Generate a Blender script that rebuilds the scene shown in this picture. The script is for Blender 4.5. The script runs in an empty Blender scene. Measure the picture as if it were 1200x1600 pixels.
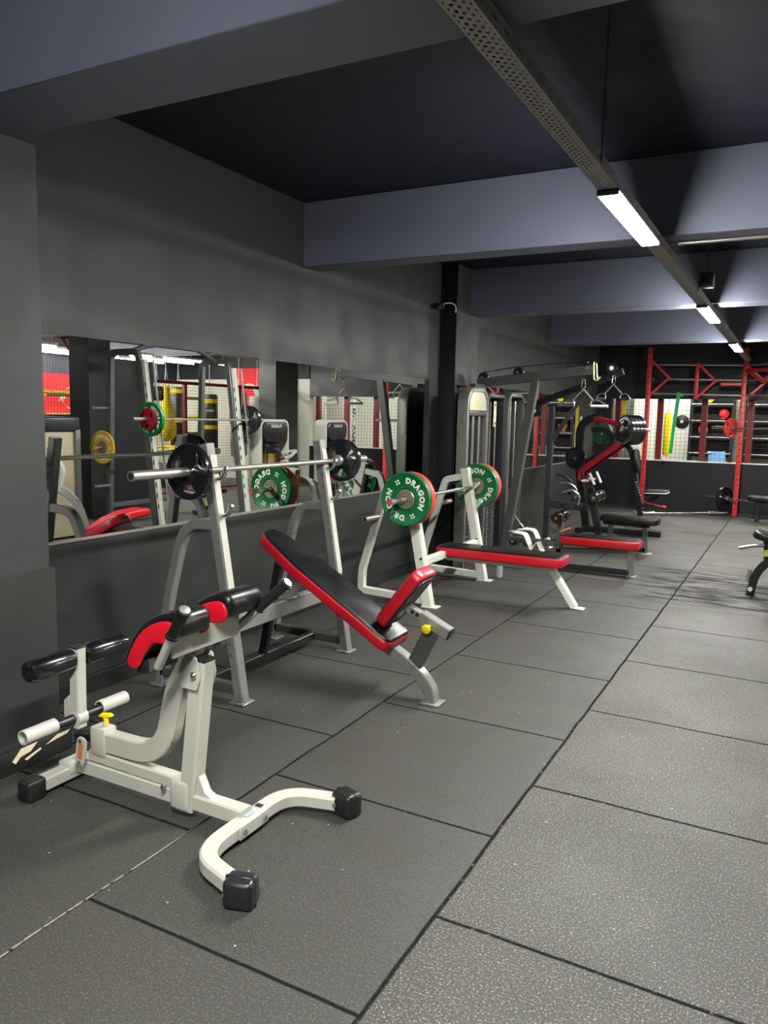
import bpy, bmesh, math, random
from mathutils import Vector, Matrix
random.seed(7)
PI = math.pi
sc = bpy.context.scene
C = sc.collection
V = Vector

# ------------------------------------------------------------------ materials
def srgb(r, g, b):
    f = lambda c: (c/12.92 if c <= .04045 else ((c+.055)/1.055)**2.4)
    return (f(r/255), f(g/255), f(b/255), 1)

class NT:
    def __init__(s, name):
        s.m = bpy.data.materials.new(name); s.m.use_nodes = True
        s.t = s.m.node_tree; s.n = s.t.nodes; s.l = s.t.links
        s.b = s.n['Principled BSDF']; s.out = s.n['Material Output']
    def add(s, typ, **kw):
        n = s.n.new(typ)
        for k, v in kw.items(): setattr(n, k, v)
        return n
    def link(s, a, b): s.l.new(a, b)
    def math(s, op, a, b=None, c=None):
        n = s.n.new('ShaderNodeMath'); n.operation = op
        for i, x in enumerate((a, b, c)):
            if x is None: continue
            if isinstance(x, (int, float)): n.inputs[i].default_value = x
            else: s.link(x, n.inputs[i])
        return n.outputs[0]
    def mix(s, fac, a, b):
        n = s.n.new('ShaderNodeMix'); n.data_type = 'RGBA'
        for sock, x in ((n.inputs[0], fac), (n.inputs[6], a), (n.inputs[7], b)):
            if isinstance(x, (int, float, tuple)): sock.default_value = x
            else: s.link(x, sock)
        return n.outputs[2]
    def noise(s, scale, detail=3, vec=None, rough=.5):
        n = s.n.new('ShaderNodeTexNoise'); n.inputs['Scale'].default_value = scale
        n.inputs['Detail'].default_value = detail; n.inputs['Roughness'].default_value = rough
        if vec is not None: s.link(vec, n.inputs['Vector'])
        return n
    def ramp(s, x, lo, hi, a=0., b=1.):
        n = s.n.new('ShaderNodeMapRange'); n.interpolation_type = 'SMOOTHSTEP'
        s.link(x, n.inputs[0])
        for i, q in enumerate((lo, hi, a, b)): n.inputs[i+1].default_value = q
        return n.outputs[0]

def P(name, col, rough=.5, metal=0., spec=.5, coat=0., var=.12, nscale=9., bump=0., bscale=120.):
    k = NT(name); b = k.b
    tc = k.add('ShaderNodeNewGeometry')
    nz = k.noise(nscale, 4, tc.outputs['Position'])
    dark = tuple(c*(1-var) for c in col[:3])+(1,)
    lite = tuple(min(1, c*(1+var)) for c in col[:3])+(1,)
    k.link(k.mix(nz.outputs['Fac'], dark, lite), b.inputs['Base Color'])
    k.link(k.ramp(nz.outputs['Fac'], .3, .7, max(.02, rough*.85), min(1, rough*1.15)), b.inputs['Roughness'])
    b.inputs['Metallic'].default_value = metal
    b.inputs['Specular IOR Level'].default_value = spec
    b.inputs['Coat Weight'].default_value = coat
    if bump:
        bn = k.noise(bscale, 2, tc.outputs['Position'])
        bp = k.add('ShaderNodeBump'); bp.inputs['Strength'].default_value = bump
        bp.inputs['Distance'].default_value = .002
        k.link(bn.outputs['Fac'], bp.inputs['Height']); k.link(bp.outputs[0], b.inputs['Normal'])
    return k.m

def emit(name, col, strength):
    k = NT(name); b = k.b
    b.inputs['Base Color'].default_value = col
    b.inputs['Emission Color'].default_value = col
    b.inputs['Emission Strength'].default_value = strength
    return k.m

M = {}
M['silver'] = P('silver_paint', srgb(186, 186, 174), .36, .0, .5, var=.06)
M['grey'] = P('grey_metal_paint', srgb(146, 147, 142), .32, .4, .5, var=.12, nscale=14)
M['white'] = P('off_white_paint', srgb(224, 226, 212), .42, .05, .5, var=.07)
M['graphite'] = P('graphite_paint', srgb(92, 95, 92), .36, .4, .5, var=.1)
M['dark'] = P('dark_frame_paint', srgb(52, 54, 57), .36, .3, .5)
M['black'] = P('black_paint', srgb(26, 26, 28), .32, .1, .5)
M['iron'] = P('black_enamel_iron', srgb(20, 21, 28), .18, .0, .6, coat=.4)
M['vinyl'] = P('black_vinyl', srgb(16, 16, 18), .32, 0, .45, var=.1, bump=.15, bscale=300)
M['gloss_vinyl'] = P('glossy_black_vinyl', srgb(15, 15, 17), .2, 0, .7, coat=.3)
M['red_vinyl'] = P('red_vinyl', srgb(196, 20, 38), .36, 0, .5, var=.1, bump=.1, bscale=200)
M['plastic'] = P('black_plastic', srgb(30, 30, 31), .35, 0, .5)
M['rubber'] = P('black_grip_rubber', srgb(22, 22, 23), .5, 0, .4, bump=.3, bscale=400)
M['chrome'] = P('chrome_steel', srgb(222, 222, 218), .2, .95, .5, var=.02, nscale=2)
M['steel'] = P('worn_steel', srgb(196, 193, 185), .34, .85, .5, var=.03, nscale=3)
M['hub'] = P('steel_hub', srgb(150, 146, 128), .42, .7, .5, var=.2, nscale=40)
M['green'] = P('green_bumper_rubber', srgb(0, 104, 52), .4, 0, .5, var=.1)
M['redrub'] = P('red_bumper_rubber', srgb(222, 66, 54), .42, 0, .5, var=.08)
M['yellowrub'] = P('yellow_bumper_rubber', srgb(222, 178, 30), .42, 0, .5, var=.08)
M['letter'] = P('white_lettering', srgb(236, 238, 228), .5, var=.03)
M['yellow'] = P('yellow_plastic', srgb(246, 222, 16), .35, 0, .5, var=.04)
M['rigred'] = P('red_rig_paint', srgb(214, 62, 54), .38, .05, .5, var=.1)
M['armred'] = P('dark_red_arm_paint', srgb(150, 18, 36), .35, .1, .5)
M['cagered'] = P('maroon_cage_paint', srgb(120, 28, 38), .45, .1, .5)
M['band'] = P('green_latex', srgb(30, 178, 96), .45, 0, .5)
M['lime'] = P('lime_label', srgb(214, 226, 80), .4)
M['wall'] = P('dark_grey_wall_paint', srgb(56, 58, 57), .55, 0, .35, var=.05, nscale=3, bump=.2, bscale=60)
M['board'] = P('dark_lower_board', srgb(49, 52, 50), .42, 0, .45, var=.07, nscale=4)
M['blackwall'] = P('black_wall_paint', srgb(27, 28, 33), .5, 0, .4, var=.08, nscale=3)
M['ceil'] = P('haze_tinted_ceiling_paint', srgb(26, 28, 39), .6, 0, .3, var=.06, nscale=2)  # bluish lens haze is mixed into the black
M['beam'] = P('haze_tinted_beam_paint', srgb(122, 126, 144), .5, 0, .4, var=.05, nscale=3)  # lamp glow and blue lens haze put into the beams' grey
M['base'] = P('black_baseboard', srgb(34, 34, 33), .4, 0, .5, var=.3, nscale=20)
M['cream'] = P('bare_cream_plaster', srgb(222, 208, 170), .7, var=.1, nscale=40)
M['whitewall'] = P('white_wall_paint', srgb(238, 238, 222), .6, var=.04)
M['beige'] = P('beige_cabinet', srgb(170, 158, 130), .5, var=.06)
M['olive'] = P('olive_back_panel', srgb(190, 170, 84), .4, var=.08)
M['flagred'] = P('red_cloth', srgb(222, 34, 44), .7, var=.08)
M['wire'] = P('black_mesh_wire', srgb(30, 30, 30), .5)
M['orange'] = P('orange_label', srgb(204, 120, 60), .5, var=.3, nscale=300)
M['paper'] = P('cream_placard', srgb(222, 212, 182), .5, var=.14, nscale=50)
M['bagwhite'] = P('white_bag_vinyl', srgb(232, 232, 224), .45, var=.03)
M['bluetint'] = P('pale_blue_sticker', srgb(150, 200, 210), .5)
M['towelblue'] = P('pale_blue_cloth', srgb(120, 165, 215), .8)
M['lamp'] = emit('lamp_diffuser', (1, .99, .955, 1), 375)
M['tube'] = emit('fluorescent_tube', (1, .99, .93, 1), 170)
M['screen'] = emit('lit_sign_face', (.75, 1, .8, 1), 1.2)

def mirror_mat():
    k = NT('mirror_glass'); b = k.b
    b.inputs['Base Color'].default_value = (.86, .88, .86, 1)
    b.inputs['Metallic'].default_value = 1; b.inputs['Roughness'].default_value = .0
    return k.m
M['mirror'] = mirror_mat()

def water_mat():
    k = NT('clear_water_bottle'); b = k.b
    b.inputs['Base Color'].default_value = (.92, .95, .97, 1)
    b.inputs['Roughness'].default_value = .1
    b.inputs['Transmission Weight'].default_value = .55; b.inputs['IOR'].default_value = 1.33
    return k.m
M['water'] = water_mat()

def floor_mat():
    k = NT('speckled_rubber_mats'); b = k.b
    g = k.add('ShaderNodeNewGeometry'); pos = g.outputs['Position']
    sp = k.add('ShaderNodeSeparateXYZ'); k.link(pos, sp.inputs[0])
    wob = k.noise(2.3, 2, pos)
    wv = k.math('MULTIPLY', k.math('SUBTRACT', wob.outputs['Fac'], .5), .022)
    x = k.math('ADD', k.math('ADD', sp.outputs[0], .892), wv)
    y = k.math('ADD', sp.outputs[1], wv)
    lane = k.math('FLOOR', x)
    par = k.math('FLOORED_MODULO', lane, 2.)
    yo = k.math('SUBTRACT', y, k.math('MULTIPLY_ADD', par, .53, .07))
    row = k.math('FLOOR', yo)
    ex = k.math('ABSOLUTE', k.math('SUBTRACT', k.math('FRACT', x), .5))
    ey = k.math('ABSOLUTE', k.math('SUBTRACT', k.math('FRACT', yo), .5))
    d = k.math('SUBTRACT', .5, k.math('MAXIMUM', ex, ey))
    seam = k.ramp(d, .0035, .0095, 1., 0.)
    cid = k.add('ShaderNodeCombineXYZ'); k.link(lane, cid.inputs[0]); k.link(row, cid.inputs[1])
    wn = k.add('ShaderNodeTexWhiteNoise', noise_dimensions='3D'); k.link(cid.outputs[0], wn.inputs['Vector'])
    big = k.noise(1.1, 5, pos, .6)
    fine = k.noise(210, 2, pos)
    fine2 = k.noise(90, 2, pos)
    base = k.mix(big.outputs['Fac'], srgb(46, 46, 43), srgb(66, 65, 60))
    base = k.mix(k.math('MULTIPLY', wn.outputs[0], .45), base, srgb(50, 50, 46))
    right = k.ramp(lane, -.6, -.4)
    base = k.mix(k.math('MULTIPLY', right, .25), base, srgb(76, 75, 69))
    amp = k.math('MULTIPLY_ADD', right, .45, .3)
    gran = k.noise(150, 2, pos)
    base = k.mix(k.math('MULTIPLY', k.ramp(gran.outputs['Fac'], .52, .70), amp), base, srgb(138, 136, 125))
    spark = k.noise(120, 1, pos)
    base = k.mix(k.math('MULTIPLY', k.ramp(spark.outputs['Fac'], .69, .76), k.math('MULTIPLY_ADD', right, .5, .12)), base, srgb(214, 211, 198))
    base = k.mix(k.math('MULTIPLY', k.ramp(gran.outputs['Fac'], .5, .28), amp), base, srgb(30, 30, 29))
    vo = k.add('ShaderNodeTexVoronoi'); vo.inputs['Scale'].default_value = 34
    k.link(pos, vo.inputs['Vector'])
    sel = k.math('GREATER_THAN', k.math('FRACT', k.math('MULTIPLY', vo.outputs['Color'], 7.13)), .985)
    fl = k.math('MULTIPLY', k.ramp(vo.outputs['Distance'], .1, .16, 1., 0.), sel)
    base = k.mix(k.math('MULTIPLY', fl, .7), base, srgb(206, 200, 186))
    # dark worn streaks trodden into the mats in front of the right-hand bench
    mp = k.add('ShaderNodeMapping'); mp.inputs['Scale'].default_value = (1.4, 7, 1); k.link(pos, mp.inputs[0])
    st = k.noise(1.6, 5, mp.outputs[0], .65)
    bx = k.math('MULTIPLY', k.ramp(sp.outputs[0], -1.5, -1.1), k.ramp(sp.outputs[0], .4, 0.))
    by = k.math('MULTIPLY', k.ramp(sp.outputs[1], 6.6, 7.2), k.ramp(sp.outputs[1], 9.0, 8.4))
    stain = k.math('MULTIPLY', k.math('MULTIPLY', bx, by), k.ramp(st.outputs['Fac'], .44, .56))
    base = k.mix(k.math('MULTIPLY', stain, .75), base, srgb(20, 20, 21))
    base = k.mix(k.math('MULTIPLY', seam, .85), base, srgb(16, 16, 16))
    dirt = k.noise(40, 2, pos)
    base = k.mix(k.math('MULTIPLY', k.math('MULTIPLY', seam, k.ramp(dirt.outputs['Fac'], .62, .7)), .35), base, srgb(150, 140, 126))
    lt = k.math('MULTIPLY', k.math('MULTIPLY', k.ramp(k.math('ABSOLUTE', k.math('ADD', x, 1.0)), .002, .006, 1., 0.), k.ramp(sp.outputs[1], 2.15, 1.9)), k.ramp(dirt.outputs['Fac'], .3, .5))
    base = k.mix(k.math('MULTIPLY', lt, .6), base, srgb(170, 168, 154))
    k.link(base, b.inputs['Base Color'])
    r = k.ramp(big.outputs['Fac'], .3, .7, .62, .5)
    r = k.math('SUBTRACT', k.math('ADD', r, k.math('MULTIPLY', seam, .3)), k.math('MULTIPLY', right, -.06))
    k.link(r, b.inputs['Roughness'])
    k.link(k.math('MULTIPLY', .5, k.math('SUBTRACT', 1., k.math('MULTIPLY', k.math('MAXIMUM', stain, seam), .9))), b.inputs['Specular IOR Level'])
    hgt = k.math('SUBTRACT', k.math('MULTIPLY_ADD', fine.outputs['Fac'], .5, k.math('MULTIPLY', fine2.outputs['Fac'], .5)), k.math('MULTIPLY', seam, 2.))
    bp = k.add('ShaderNodeBump'); bp.inputs['Strength'].default_value = .7; bp.inputs['Distance'].default_value = .003
    k.link(hgt, bp.inputs['Height']); k.link(bp.outputs[0], b.inputs['Normal'])
    return k.m
M['floor'] = floor_mat()

def perf_mat():
    k = NT('perforated_tray_steel'); b = k.b
    b.inputs['Base Color'].default_value = srgb(196, 196, 190); b.inputs['Metallic'].default_value = .1
    b.inputs['Roughness'].default_value = .42
    g = k.add('ShaderNodeNewGeometry'); sp = k.add('ShaderNodeSeparateXYZ'); k.link(g.outputs['Position'], sp.inputs[0])
    u = k.math('DIVIDE', k.math('ADD', sp.outputs[0], .8625), .0165)
    col = k.math('FLOOR', u)
    vv = k.math('ADD', k.math('DIVIDE', sp.outputs[1], .034), k.math('MULTIPLY', k.math('FLOORED_MODULO', col, 2.), .5))
    du = k.math('MULTIPLY', k.math('SUBTRACT', k.math('FRACT', u), .5), .0165)
    dv = k.math('MULTIPLY', k.math('SUBTRACT', k.math('FRACT', vv), .5), .034*.72)
    dd = k.math('SQRT', k.math('ADD', k.math('MULTIPLY', du, du), k.math('MULTIPLY', dv, dv)))
    hole = k.math('MULTIPLY', k.math('LESS_THAN', dd, .0058), k.math('LESS_THAN', k.math('ABSOLUTE', k.math('SUBTRACT', u, 2.5)), 2.0))
    tr = k.add('ShaderNodeBsdfTransparent'); mx = k.add('ShaderNodeMixShader')
    k.link(hole, mx.inputs[0]); k.link(b.outputs[0], mx.inputs[1]); k.link(tr.outputs[0], mx.inputs[2])
    k.link(mx.outputs[0], k.out.inputs['Surface'])
    return k.m
M['perf'] = perf_mat()

# ------------------------------------------------------------------ mesh builder
def world_base(o):
    p = V((0, 0, 0))
    while o is not None:
        p += o.location; o = o.parent
    return p

class MB:
    def __init__(s): s.v = []; s.f = []; s.mi = []; s.cur = 0
    def _add(s, vs, fs):
        n = len(s.v); s.v += [tuple(p) for p in vs]
        s.f += [tuple(i+n for i in f) for f in fs]; s.mi += [s.cur]*len(fs)
        return s
    def mat(s, i): s.cur = i; return s
    def frombm(s, bm, mtx=None):
        bm.verts.index_update()
        vs = [(mtx @ v.co) if mtx else v.co.copy() for v in bm.verts]
        s._add(vs, [[v.index for v in f.verts] for f in bm.faces]); bm.free(); return s
    def box(s, c, size, bev=0., seg=2, rot=None):
        bm = bmesh.new(); bmesh.ops.create_cube(bm, size=1)
        for v in bm.verts: v.co = V((v.co.x*size[0], v.co.y*size[1], v.co.z*size[2]))
        if bev: bmesh.ops.bevel(bm, geom=bm.edges[:], offset=min(bev, min(size)*.49), segments=seg, profile=.5, affect='EDGES')
        m = Matrix.Translation(V(c))
        if rot is not None: m = m @ rot.to_4x4()
        return s.frombm(bm, m)
    def span(s, a, b, bev=0., seg=2):
        c = [(x+y)/2 for x, y in zip(a, b)]; return s.box(c, [abs(x-y) for x, y in zip(a, b)], bev, seg)
    def tube(s, path, w, h, side=(0, 1, 0), ch=.006):
        pts = [V(p) for p in path]; S = V(side).normalized()
        cw, chh = w/2, h/2; c = min(ch, cw*.9, chh*.9)
        prof = [(cw-c, chh), (cw, chh-c), (cw, -chh+c), (cw-c, -chh), (-cw+c, -chh), (-cw, -chh+c), (-cw, chh-c), (-cw+c, chh)]
        vs = []
        for i, p in enumerate(pts):
            t0 = (pts[i]-pts[i-1]).normalized() if i else None
            t1 = (pts[i+1]-pts[i]).normalized() if i < len(pts)-1 else None
            t = (t0+t1).normalized() if t0 is not None and t1 is not None else (t0 or t1)
            ms = 1/max(.3, t.dot(t1)) if t0 is not None and t1 is not None else 1
            Sx = (S-t*S.dot(t)).normalized(); n = t.cross(Sx).normalized()
            for a, b in prof: vs.append(p+Sx*a+n*b*ms)
        fs = []; k = 8
        for i in range(len(pts)-1):
            for j in range(k):
                fs.append((i*k+j, i*k+(j+1) % k, (i+1)*k+(j+1) % k, (i+1)*k+j))
        fs.append(tuple(range(k-1, -1, -1))); fs.append(tuple((len(pts)-1)*k+j for j in range(k)))
        return s._add(vs, fs)
    def rod(s, path, r, seg=12, caps=True, r2=None):
        pts = [V(p) for p in path]; vs = []; fs = []
        t = (pts[1]-pts[0]).normalized()
        u = t.orthogonal().normalized(); n = len(pts)
        for i, p in enumerate(pts):
            t0 = (pts[i]-pts[i-1]).normalized() if i else None
            t1 = (pts[i+1]-pts[i]).normalized() if i < n-1 else None
            t = (t0+t1).normalized() if t0 is not None and t1 is not None else (t0 or t1)
            u = (u-t*u.dot(t)).normalized(); w = t.cross(u)
            rr = r if r2 is None else r+(r2-r)*i/(n-1)
            for j in range(seg):
                a = 2*PI*j/seg; vs.append(p+(u*math.cos(a)+w*math.sin(a))*rr)
        for i in range(n-1):
            for j in range(seg): fs.append((i*seg+j, i*seg+(j+1) % seg, (i+1)*seg+(j+1) % seg, (i+1)*seg+j))
        if caps: fs.append(tuple(range(seg-1, -1, -1))); fs.append(tuple((n-1)*seg+j for j in range(seg)))
        return s._add(vs, fs)
    def lathe(s, prof, o, ax, seg=24):
        """prof: (radius, distance along ax) pairs"""
        o = V(o); A = V(ax).normalized(); u = A.orthogonal().normalized(); w = A.cross(u)
        vs = []; fs = []; n = len(prof)
        for r, t in prof:
            for j in range(seg):
                a = 2*PI*j/seg; vs.append(o+A*t+(u*math.cos(a)+w*math.sin(a))*max(r, 1e-5))
        for i in range(n-1):
            for j in range(seg): fs.append((i*seg+j, i*seg+(j+1) % seg, (i+1)*seg+(j+1) % seg, (i+1)*seg+j))
        if prof[0][0] > 1e-4 and prof[-1] != prof[0]: fs.append(tuple(range(seg-1, -1, -1)))
        if prof[-1][0] > 1e-4 and prof[-1] != prof[0]: fs.append(tuple((n-1)*seg+j for j in range(seg)))
        return s._add(vs, fs)
    def disc(s, o, ax, r, t, bev=.004, seg=28):
        return s.lathe([(0, -t/2), (r-bev, -t/2), (r, -t/2+bev), (r, t/2-bev), (r-bev, t/2), (0, t/2)], o, ax, seg)
    def prism(s, outline, t0, t1, mtx, bev=0., seg=2):
        bm = bmesh.new()
        a = [bm.verts.new((x, y, t0)) for x, y in outline]; f = bm.faces.new(a)
        r = bmesh.ops.extrude_face_region(bm, geom=[f])
        for e in r['geom']:
            if isinstance(e, bmesh.types.BMVert): e.co.z = t1
        bmesh.ops.recalc_face_normals(bm, faces=bm.faces[:])
        if bev:
            es = [e for e in bm.edges if len(e.link_faces) == 2 and e.calc_face_angle() > .6]
            bmesh.ops.bevel(bm, geom=es, offset=bev, segments=seg, profile=.5, affect='EDGES')
        return s.frombm(bm, mtx)
    def build(s, name, mat, parent=None, label=None, base=None, ang=38, kind=None):
        off = world_base(parent) if parent is not None else V(base or (0, 0, 0))
        me = bpy.data.meshes.new(name)
        me.from_pydata([V(p)-off for p in s.v], [], s.f)
        mats = mat if isinstance(mat, (list, tuple)) else [mat]
        for m in mats: me.materials.append(M[m])
        me.polygons.foreach_set('material_index', s.mi)
        bm = bmesh.new(); bm.from_mesh(me); bmesh.ops.recalc_face_normals(bm, faces=bm.faces[:]); bm.to_mesh(me); bm.free()
        me.polygons.foreach_set('use_smooth', [True]*len(me.polygons))
        me.set_sharp_from_angle(angle=math.radians(ang)); me.update()
        o = bpy.data.objects.new(name, me); C.objects.link(o)
        if parent is not None: o.parent = parent
        else: o.location = off
        if label: o['label'] = label
        if kind: o['kind'] = kind
        return o

def tag(o, label, cat, group=None):
    o['label'] = label; o['category'] = cat
    if group: o['group'] = group
    return o
def thing(name, label, cat, loc, group=None):
    o = bpy.data.objects.new(name, None); C.objects.link(o)
    o.location = loc; o.empty_display_size = .1
    return tag(o, label, cat, group)
def struct(name, mb, mat): return mb.build(name, mat, kind='structure')
def copy_tree(o, parent=None):
    c = o.copy(); C.objects.link(c); c.parent = parent
    for ch in list(o.children): copy_tree(ch, c)
    return c
def dup(o, loc, label=None, group=None, rot=None):
    c = copy_tree(o); c.location = loc
    if rot is not None: c.rotation_euler = rot
    if label: c['label'] = label
    if group: c['group'] = group
    return c
def fillet(pts, r, n=6):
    pts = [V(p) for p in pts]; out = [pts[0]]
    for i in range(1, len(pts)-1):
        a, p, b = pts[i-1], pts[i], pts[i+1]
        d0 = min(r, (a-p).length*.49); d1 = min(r, (b-p).length*.49)
        q0 = p+(a-p).normalized()*d0; q1 = p+(b-p).normalized()*d1
        for k in range(n+1):
            t = k/n; out.append(q0*(1-t)**2+p*2*t*(1-t)+q1*t*t)
    return out+[pts[-1]]
def frame(o, x, y):
    """matrix with local X along x, local Y along y (made square), origin o"""
    x = V(x).normalized(); z = x.cross(V(y)).normalized(); y = z.cross(x)
    m = Matrix((x, y, z)).transposed().to_4x4(); m.translation = V(o); return m
def smooth_loop(pts, n=4):
    out = []; N = len(pts)
    for i in range(N):
        p0, p1, p2, p3 = (V(pts[(i+k-1) % N]) for k in range(4))
        for j in range(n):
            t = j/n; out.append(tuple(.5*((2*p1)+(p2-p0)*t+(2*p0-5*p1+4*p2-p3)*t*t+(3*p1-p0-3*p2+p3)*t**3)))
    return out
def rrect(w, h, r, n=4, cx=0., cy=0.):
    out = []
    for qx, qy, a0 in ((1, 1, 0), (-1, 1, 90), (-1, -1, 180), (1, -1, 270)):
        for k in range(n+1):
            a = math.radians(a0+90*k/n); out.append((cx+qx*(w/2-r)+r*math.cos(a), cy+qy*(h/2-r)+r*math.sin(a)))
    return out
def text_mesh(txt, size, bold=.02, space=1.05):
    cu = bpy.data.curves.new('lettering', 'FONT'); cu.body = txt; cu.size = size; cu.offset = bold*size
    cu.space_character = space; cu.align_x = 'CENTER'; cu.align_y = 'CENTER'; cu.resolution_u = 3
    o = bpy.data.objects.new('lettering', cu); C.objects.link(o)
    dg = bpy.context.evaluated_depsgraph_get(); me = bpy.data.meshes.new_from_object(o.evaluated_get(dg))
    vs = [v.co.copy() for v in me.vertices]; fs = [tuple(p.vertices) for p in me.polygons]
    bpy.data.objects.remove(o); bpy.data.curves.remove(cu); bpy.data.meshes.remove(me)
    return vs, fs
def text_on(mb, txt, size, fn, bold=.02, space=1.05, thick=None):
    vs, fs = text_mesh(txt, size, bold, space)
    mb._add([fn(v.x, v.y) for v in vs], fs)

# ------------------------------------------------------------------ the setting
WX = -3.37            # face of the mirror wall
struct('floor', MB().span((-8.2, -3.6, -.1), (7.2, 18.6, 0)), 'floor')
struct('ceiling', MB().span((-8.2, -3.6, 3.11), (7.2, 18.6, 3.25)), 'ceil')
struct('wall_left', MB().span((-3.6, 1.2, 0), (WX, 18.4, 3.11)), 'wall')
m = MB().span((WX, 14.7, 0), (3.05, 14.86, .856)).span((WX, 14.7, 1.965), (3.05, 14.86, 3.11)).span((WX, 14.7, .856), (-3.1, 14.86, 1.965))
struct('wall_far', m, 'blackwall')
struct('wall_room_end', MB().span((WX, 18.4, 0), (7.0, 18.6, 3.11)), 'whitewall')
struct('wall_room_side', MB().span((3.05, 14.7, 0), (7.0, 14.86, 3.11)), 'whitewall')
struct('wall_right', MB().span((7.0, -3.6, 0), (7.2, 18.6, 3.11)), 'whitewall')
struct('wall_back', MB().span((-8.2, -3.6, 0), (7.0, -3.4, 3.11)), 'wall')
struct('wall_side', MB().span((-8.2, -3.4, 0), (-8.0, 1.4, 3.11)), 'wall')
struct('wall_rear', MB().span((-8.0, 1.2, 0), (-3.6, 1.4, 3.11)), 'wall')
for n, (y0, y1, z) in enumerate(((1.88, 2.21, 2.645), (4.96, 5.16, 2.645), (7.83, 8.115, 2.64), (11.45, 11.72, 2.65))):
    struct('trim_%d' % (n+1), MB().span((WX, y0, z), (7.0, y1, 3.11), .004, 1), 'beam')       # ceiling beams
struct('trim_5', MB().span((WX, 1.2, 0), (-2.9, 2.29, 2.645), .004, 1), 'wall')                 # near column
struct('trim_6', MB().span((-2.9, 1.2, 0), (-2.888, 2.31, .852), .003, 1), 'board')              # panel on the column
m = MB().span((WX, 7.5, 0), (-3.20, 8.112, 3.11)).mat(1).span((-3.20, 7.502, 0), (-3.19, 8.112, 3.11)).mat(0)
m.span((-3.372, 7.494, 0), (-3.192, 7.5, 3.11))
m.build('trim_7', ['blackwall', 'wall'], kind='structure')                                       # black painted pier
struct('trim_8', MB().span((2.15, 7.75, 0), (2.55, 8.15, 3.11), .004, 1), 'blackwall')           # pillars on the right
struct('trim_9', MB().span((2.2, 12.25, 0), (2.6, 13.0, 3.11), .004, 1), 'board')
struct('trim_10', MB().span((2.6, 8.15, 0), (2.7, 9.45, 2.35)), 'blackwall')                     # partition
struct('trim_11', MB().span((WX, 2.29, .1), (-3.355, 7.494, .852), .002, 1), 'board')            # lower boarding under the mirrors
struct('trim_12', MB().span((WX, 8.115, 0), (-3.355, 14.68, .852), .002, 1), 'board')
struct('trim_13', MB().span((-3.1, 14.68, .854), (3.05, 14.88, .87), .003, 1), 'letter')
struct('baseboard_left', MB().span((WX, 2.32, 0), (-3.342, 7.494, .1), .004, 1), 'base')
bb = struct('baseboard_near', MB().span((-2.888, 1.2, 0), (-2.85, 2.34, .1), .006, 2), 'base')
MB().prism([(2.03, .055), (2.075, .098), (2.155, .1), (2.12, .07), (2.07, .062), (2.045, .04)], -2.8505, -2.8485,
           Matrix(((0, 0, 1, 0), (1, 0, 0, 0), (0, 1, 0, 0), (0, 0, 0, 1)))).prism(
    [(2.20, .07), (2.26, .096), (2.33, .097), (2.31, .083), (2.26, .078)], -2.8505, -2.8485,
    Matrix(((0, 0, 1, 0), (1, 0, 0, 0), (0, 1, 0, 0), (0, 0, 0, 1)))).prism(
    [(2.09, .045), (2.17, .068), (2.175, .06), (2.10, .036)], -2.8505, -2.8485,
    Matrix(((0, 0, 1, 0), (1, 0, 0, 0), (0, 1, 0, 0), (0, 0, 0, 1)))).build('chipped_patch', 'cream', bb)

struct('trim_14', MB().span((6.98, 6.0, 2.3), (7.0, 18.39, 3.11)), 'ceil')
struct('trim_15', MB().span((3.05, 14.68, 2.35), (6.98, 14.7, 3.11)), 'ceil')

# ------------------------------------------------------------------ mirrors
def wall_mirror(a, b, axis, label):
    """a, b: opposite corners of the glass on the wall"""
    root = thing('wall_mirror', label, 'mirror', ((a[0]+b[0])/2, (a[1]+b[1])/2, min(a[2], b[2])), 'gym wall mirrors')
    MB().span(a, b).build('mirror_glass', 'mirror', root)
    z = min(a[2], b[2])
    if axis == 'x': MB().span((a[0], a[1], z-.014), (b[0]+.012, b[1], z), .002, 1).build('bottom_channel', 'steel', root)
    else: MB().span((a[0], a[1], z-.014), (b[0], b[1]-.012, z), .002, 1).build('bottom_channel', 'steel', root)
    return root
wall_mirror((WX, 2.29, .868), (WX+.006, 4.906, 1.932), 'x', 'wall mirror nearest the camera, left of the bright vertical joint')
wall_mirror((WX, 4.913, .868), (WX+.006, 7.25, 1.932), 'x', 'wall mirror right of the bright joint, behind the green-plated bench')
wall_mirror((-3.19, 7.53, .868), (-3.184, 8.1, 1.90), 'x', 'narrow mirror strip on the side of the black pier')
wall_mirror((WX, 8.14, .868), (WX+.006, 13.4, 1.932), 'x', 'mirror on the left wall behind the dark cable machines')

# ------------------------------------------------------------------ ceiling tray, lamps and small fixtures
tray = thing('cable_tray', 'long perforated grey steel cable tray hanging under the ceiling beams', 'cable tray', (-.82, 6, 2.56))
TX0, TX1, TZ = -.8625, -.78, 2.56
MB().span((TX0, -3.38, TZ), (TX1, 13.9, TZ+.0015)).build('tray_bottom', 'perf', tray)
MB().span((TX0-.0015, -3.38, TZ), (TX0, 13.9, TZ+.05)).build('tray_side', 'graphite', tray)
m = MB().span((TX1, -3.38, TZ), (TX1+.0015, 13.9, TZ+.05))
m.mat(1)
for i in range(148): m.span((TX1+.0015, -1+i*.1, TZ+.02), (TX1+.002, -1+i*.1+.035, TZ+.03))
m.build('tray_side', ['graphite', 'black'], tray)
for y in (.9, 3.24, 6.6, 9.6, 12.6):
    MB().rod([(-.776, y, TZ+.01), (-.776, y, 3.11)], .004, 8).build('hanger_rod', 'graphite', tray)
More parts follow.
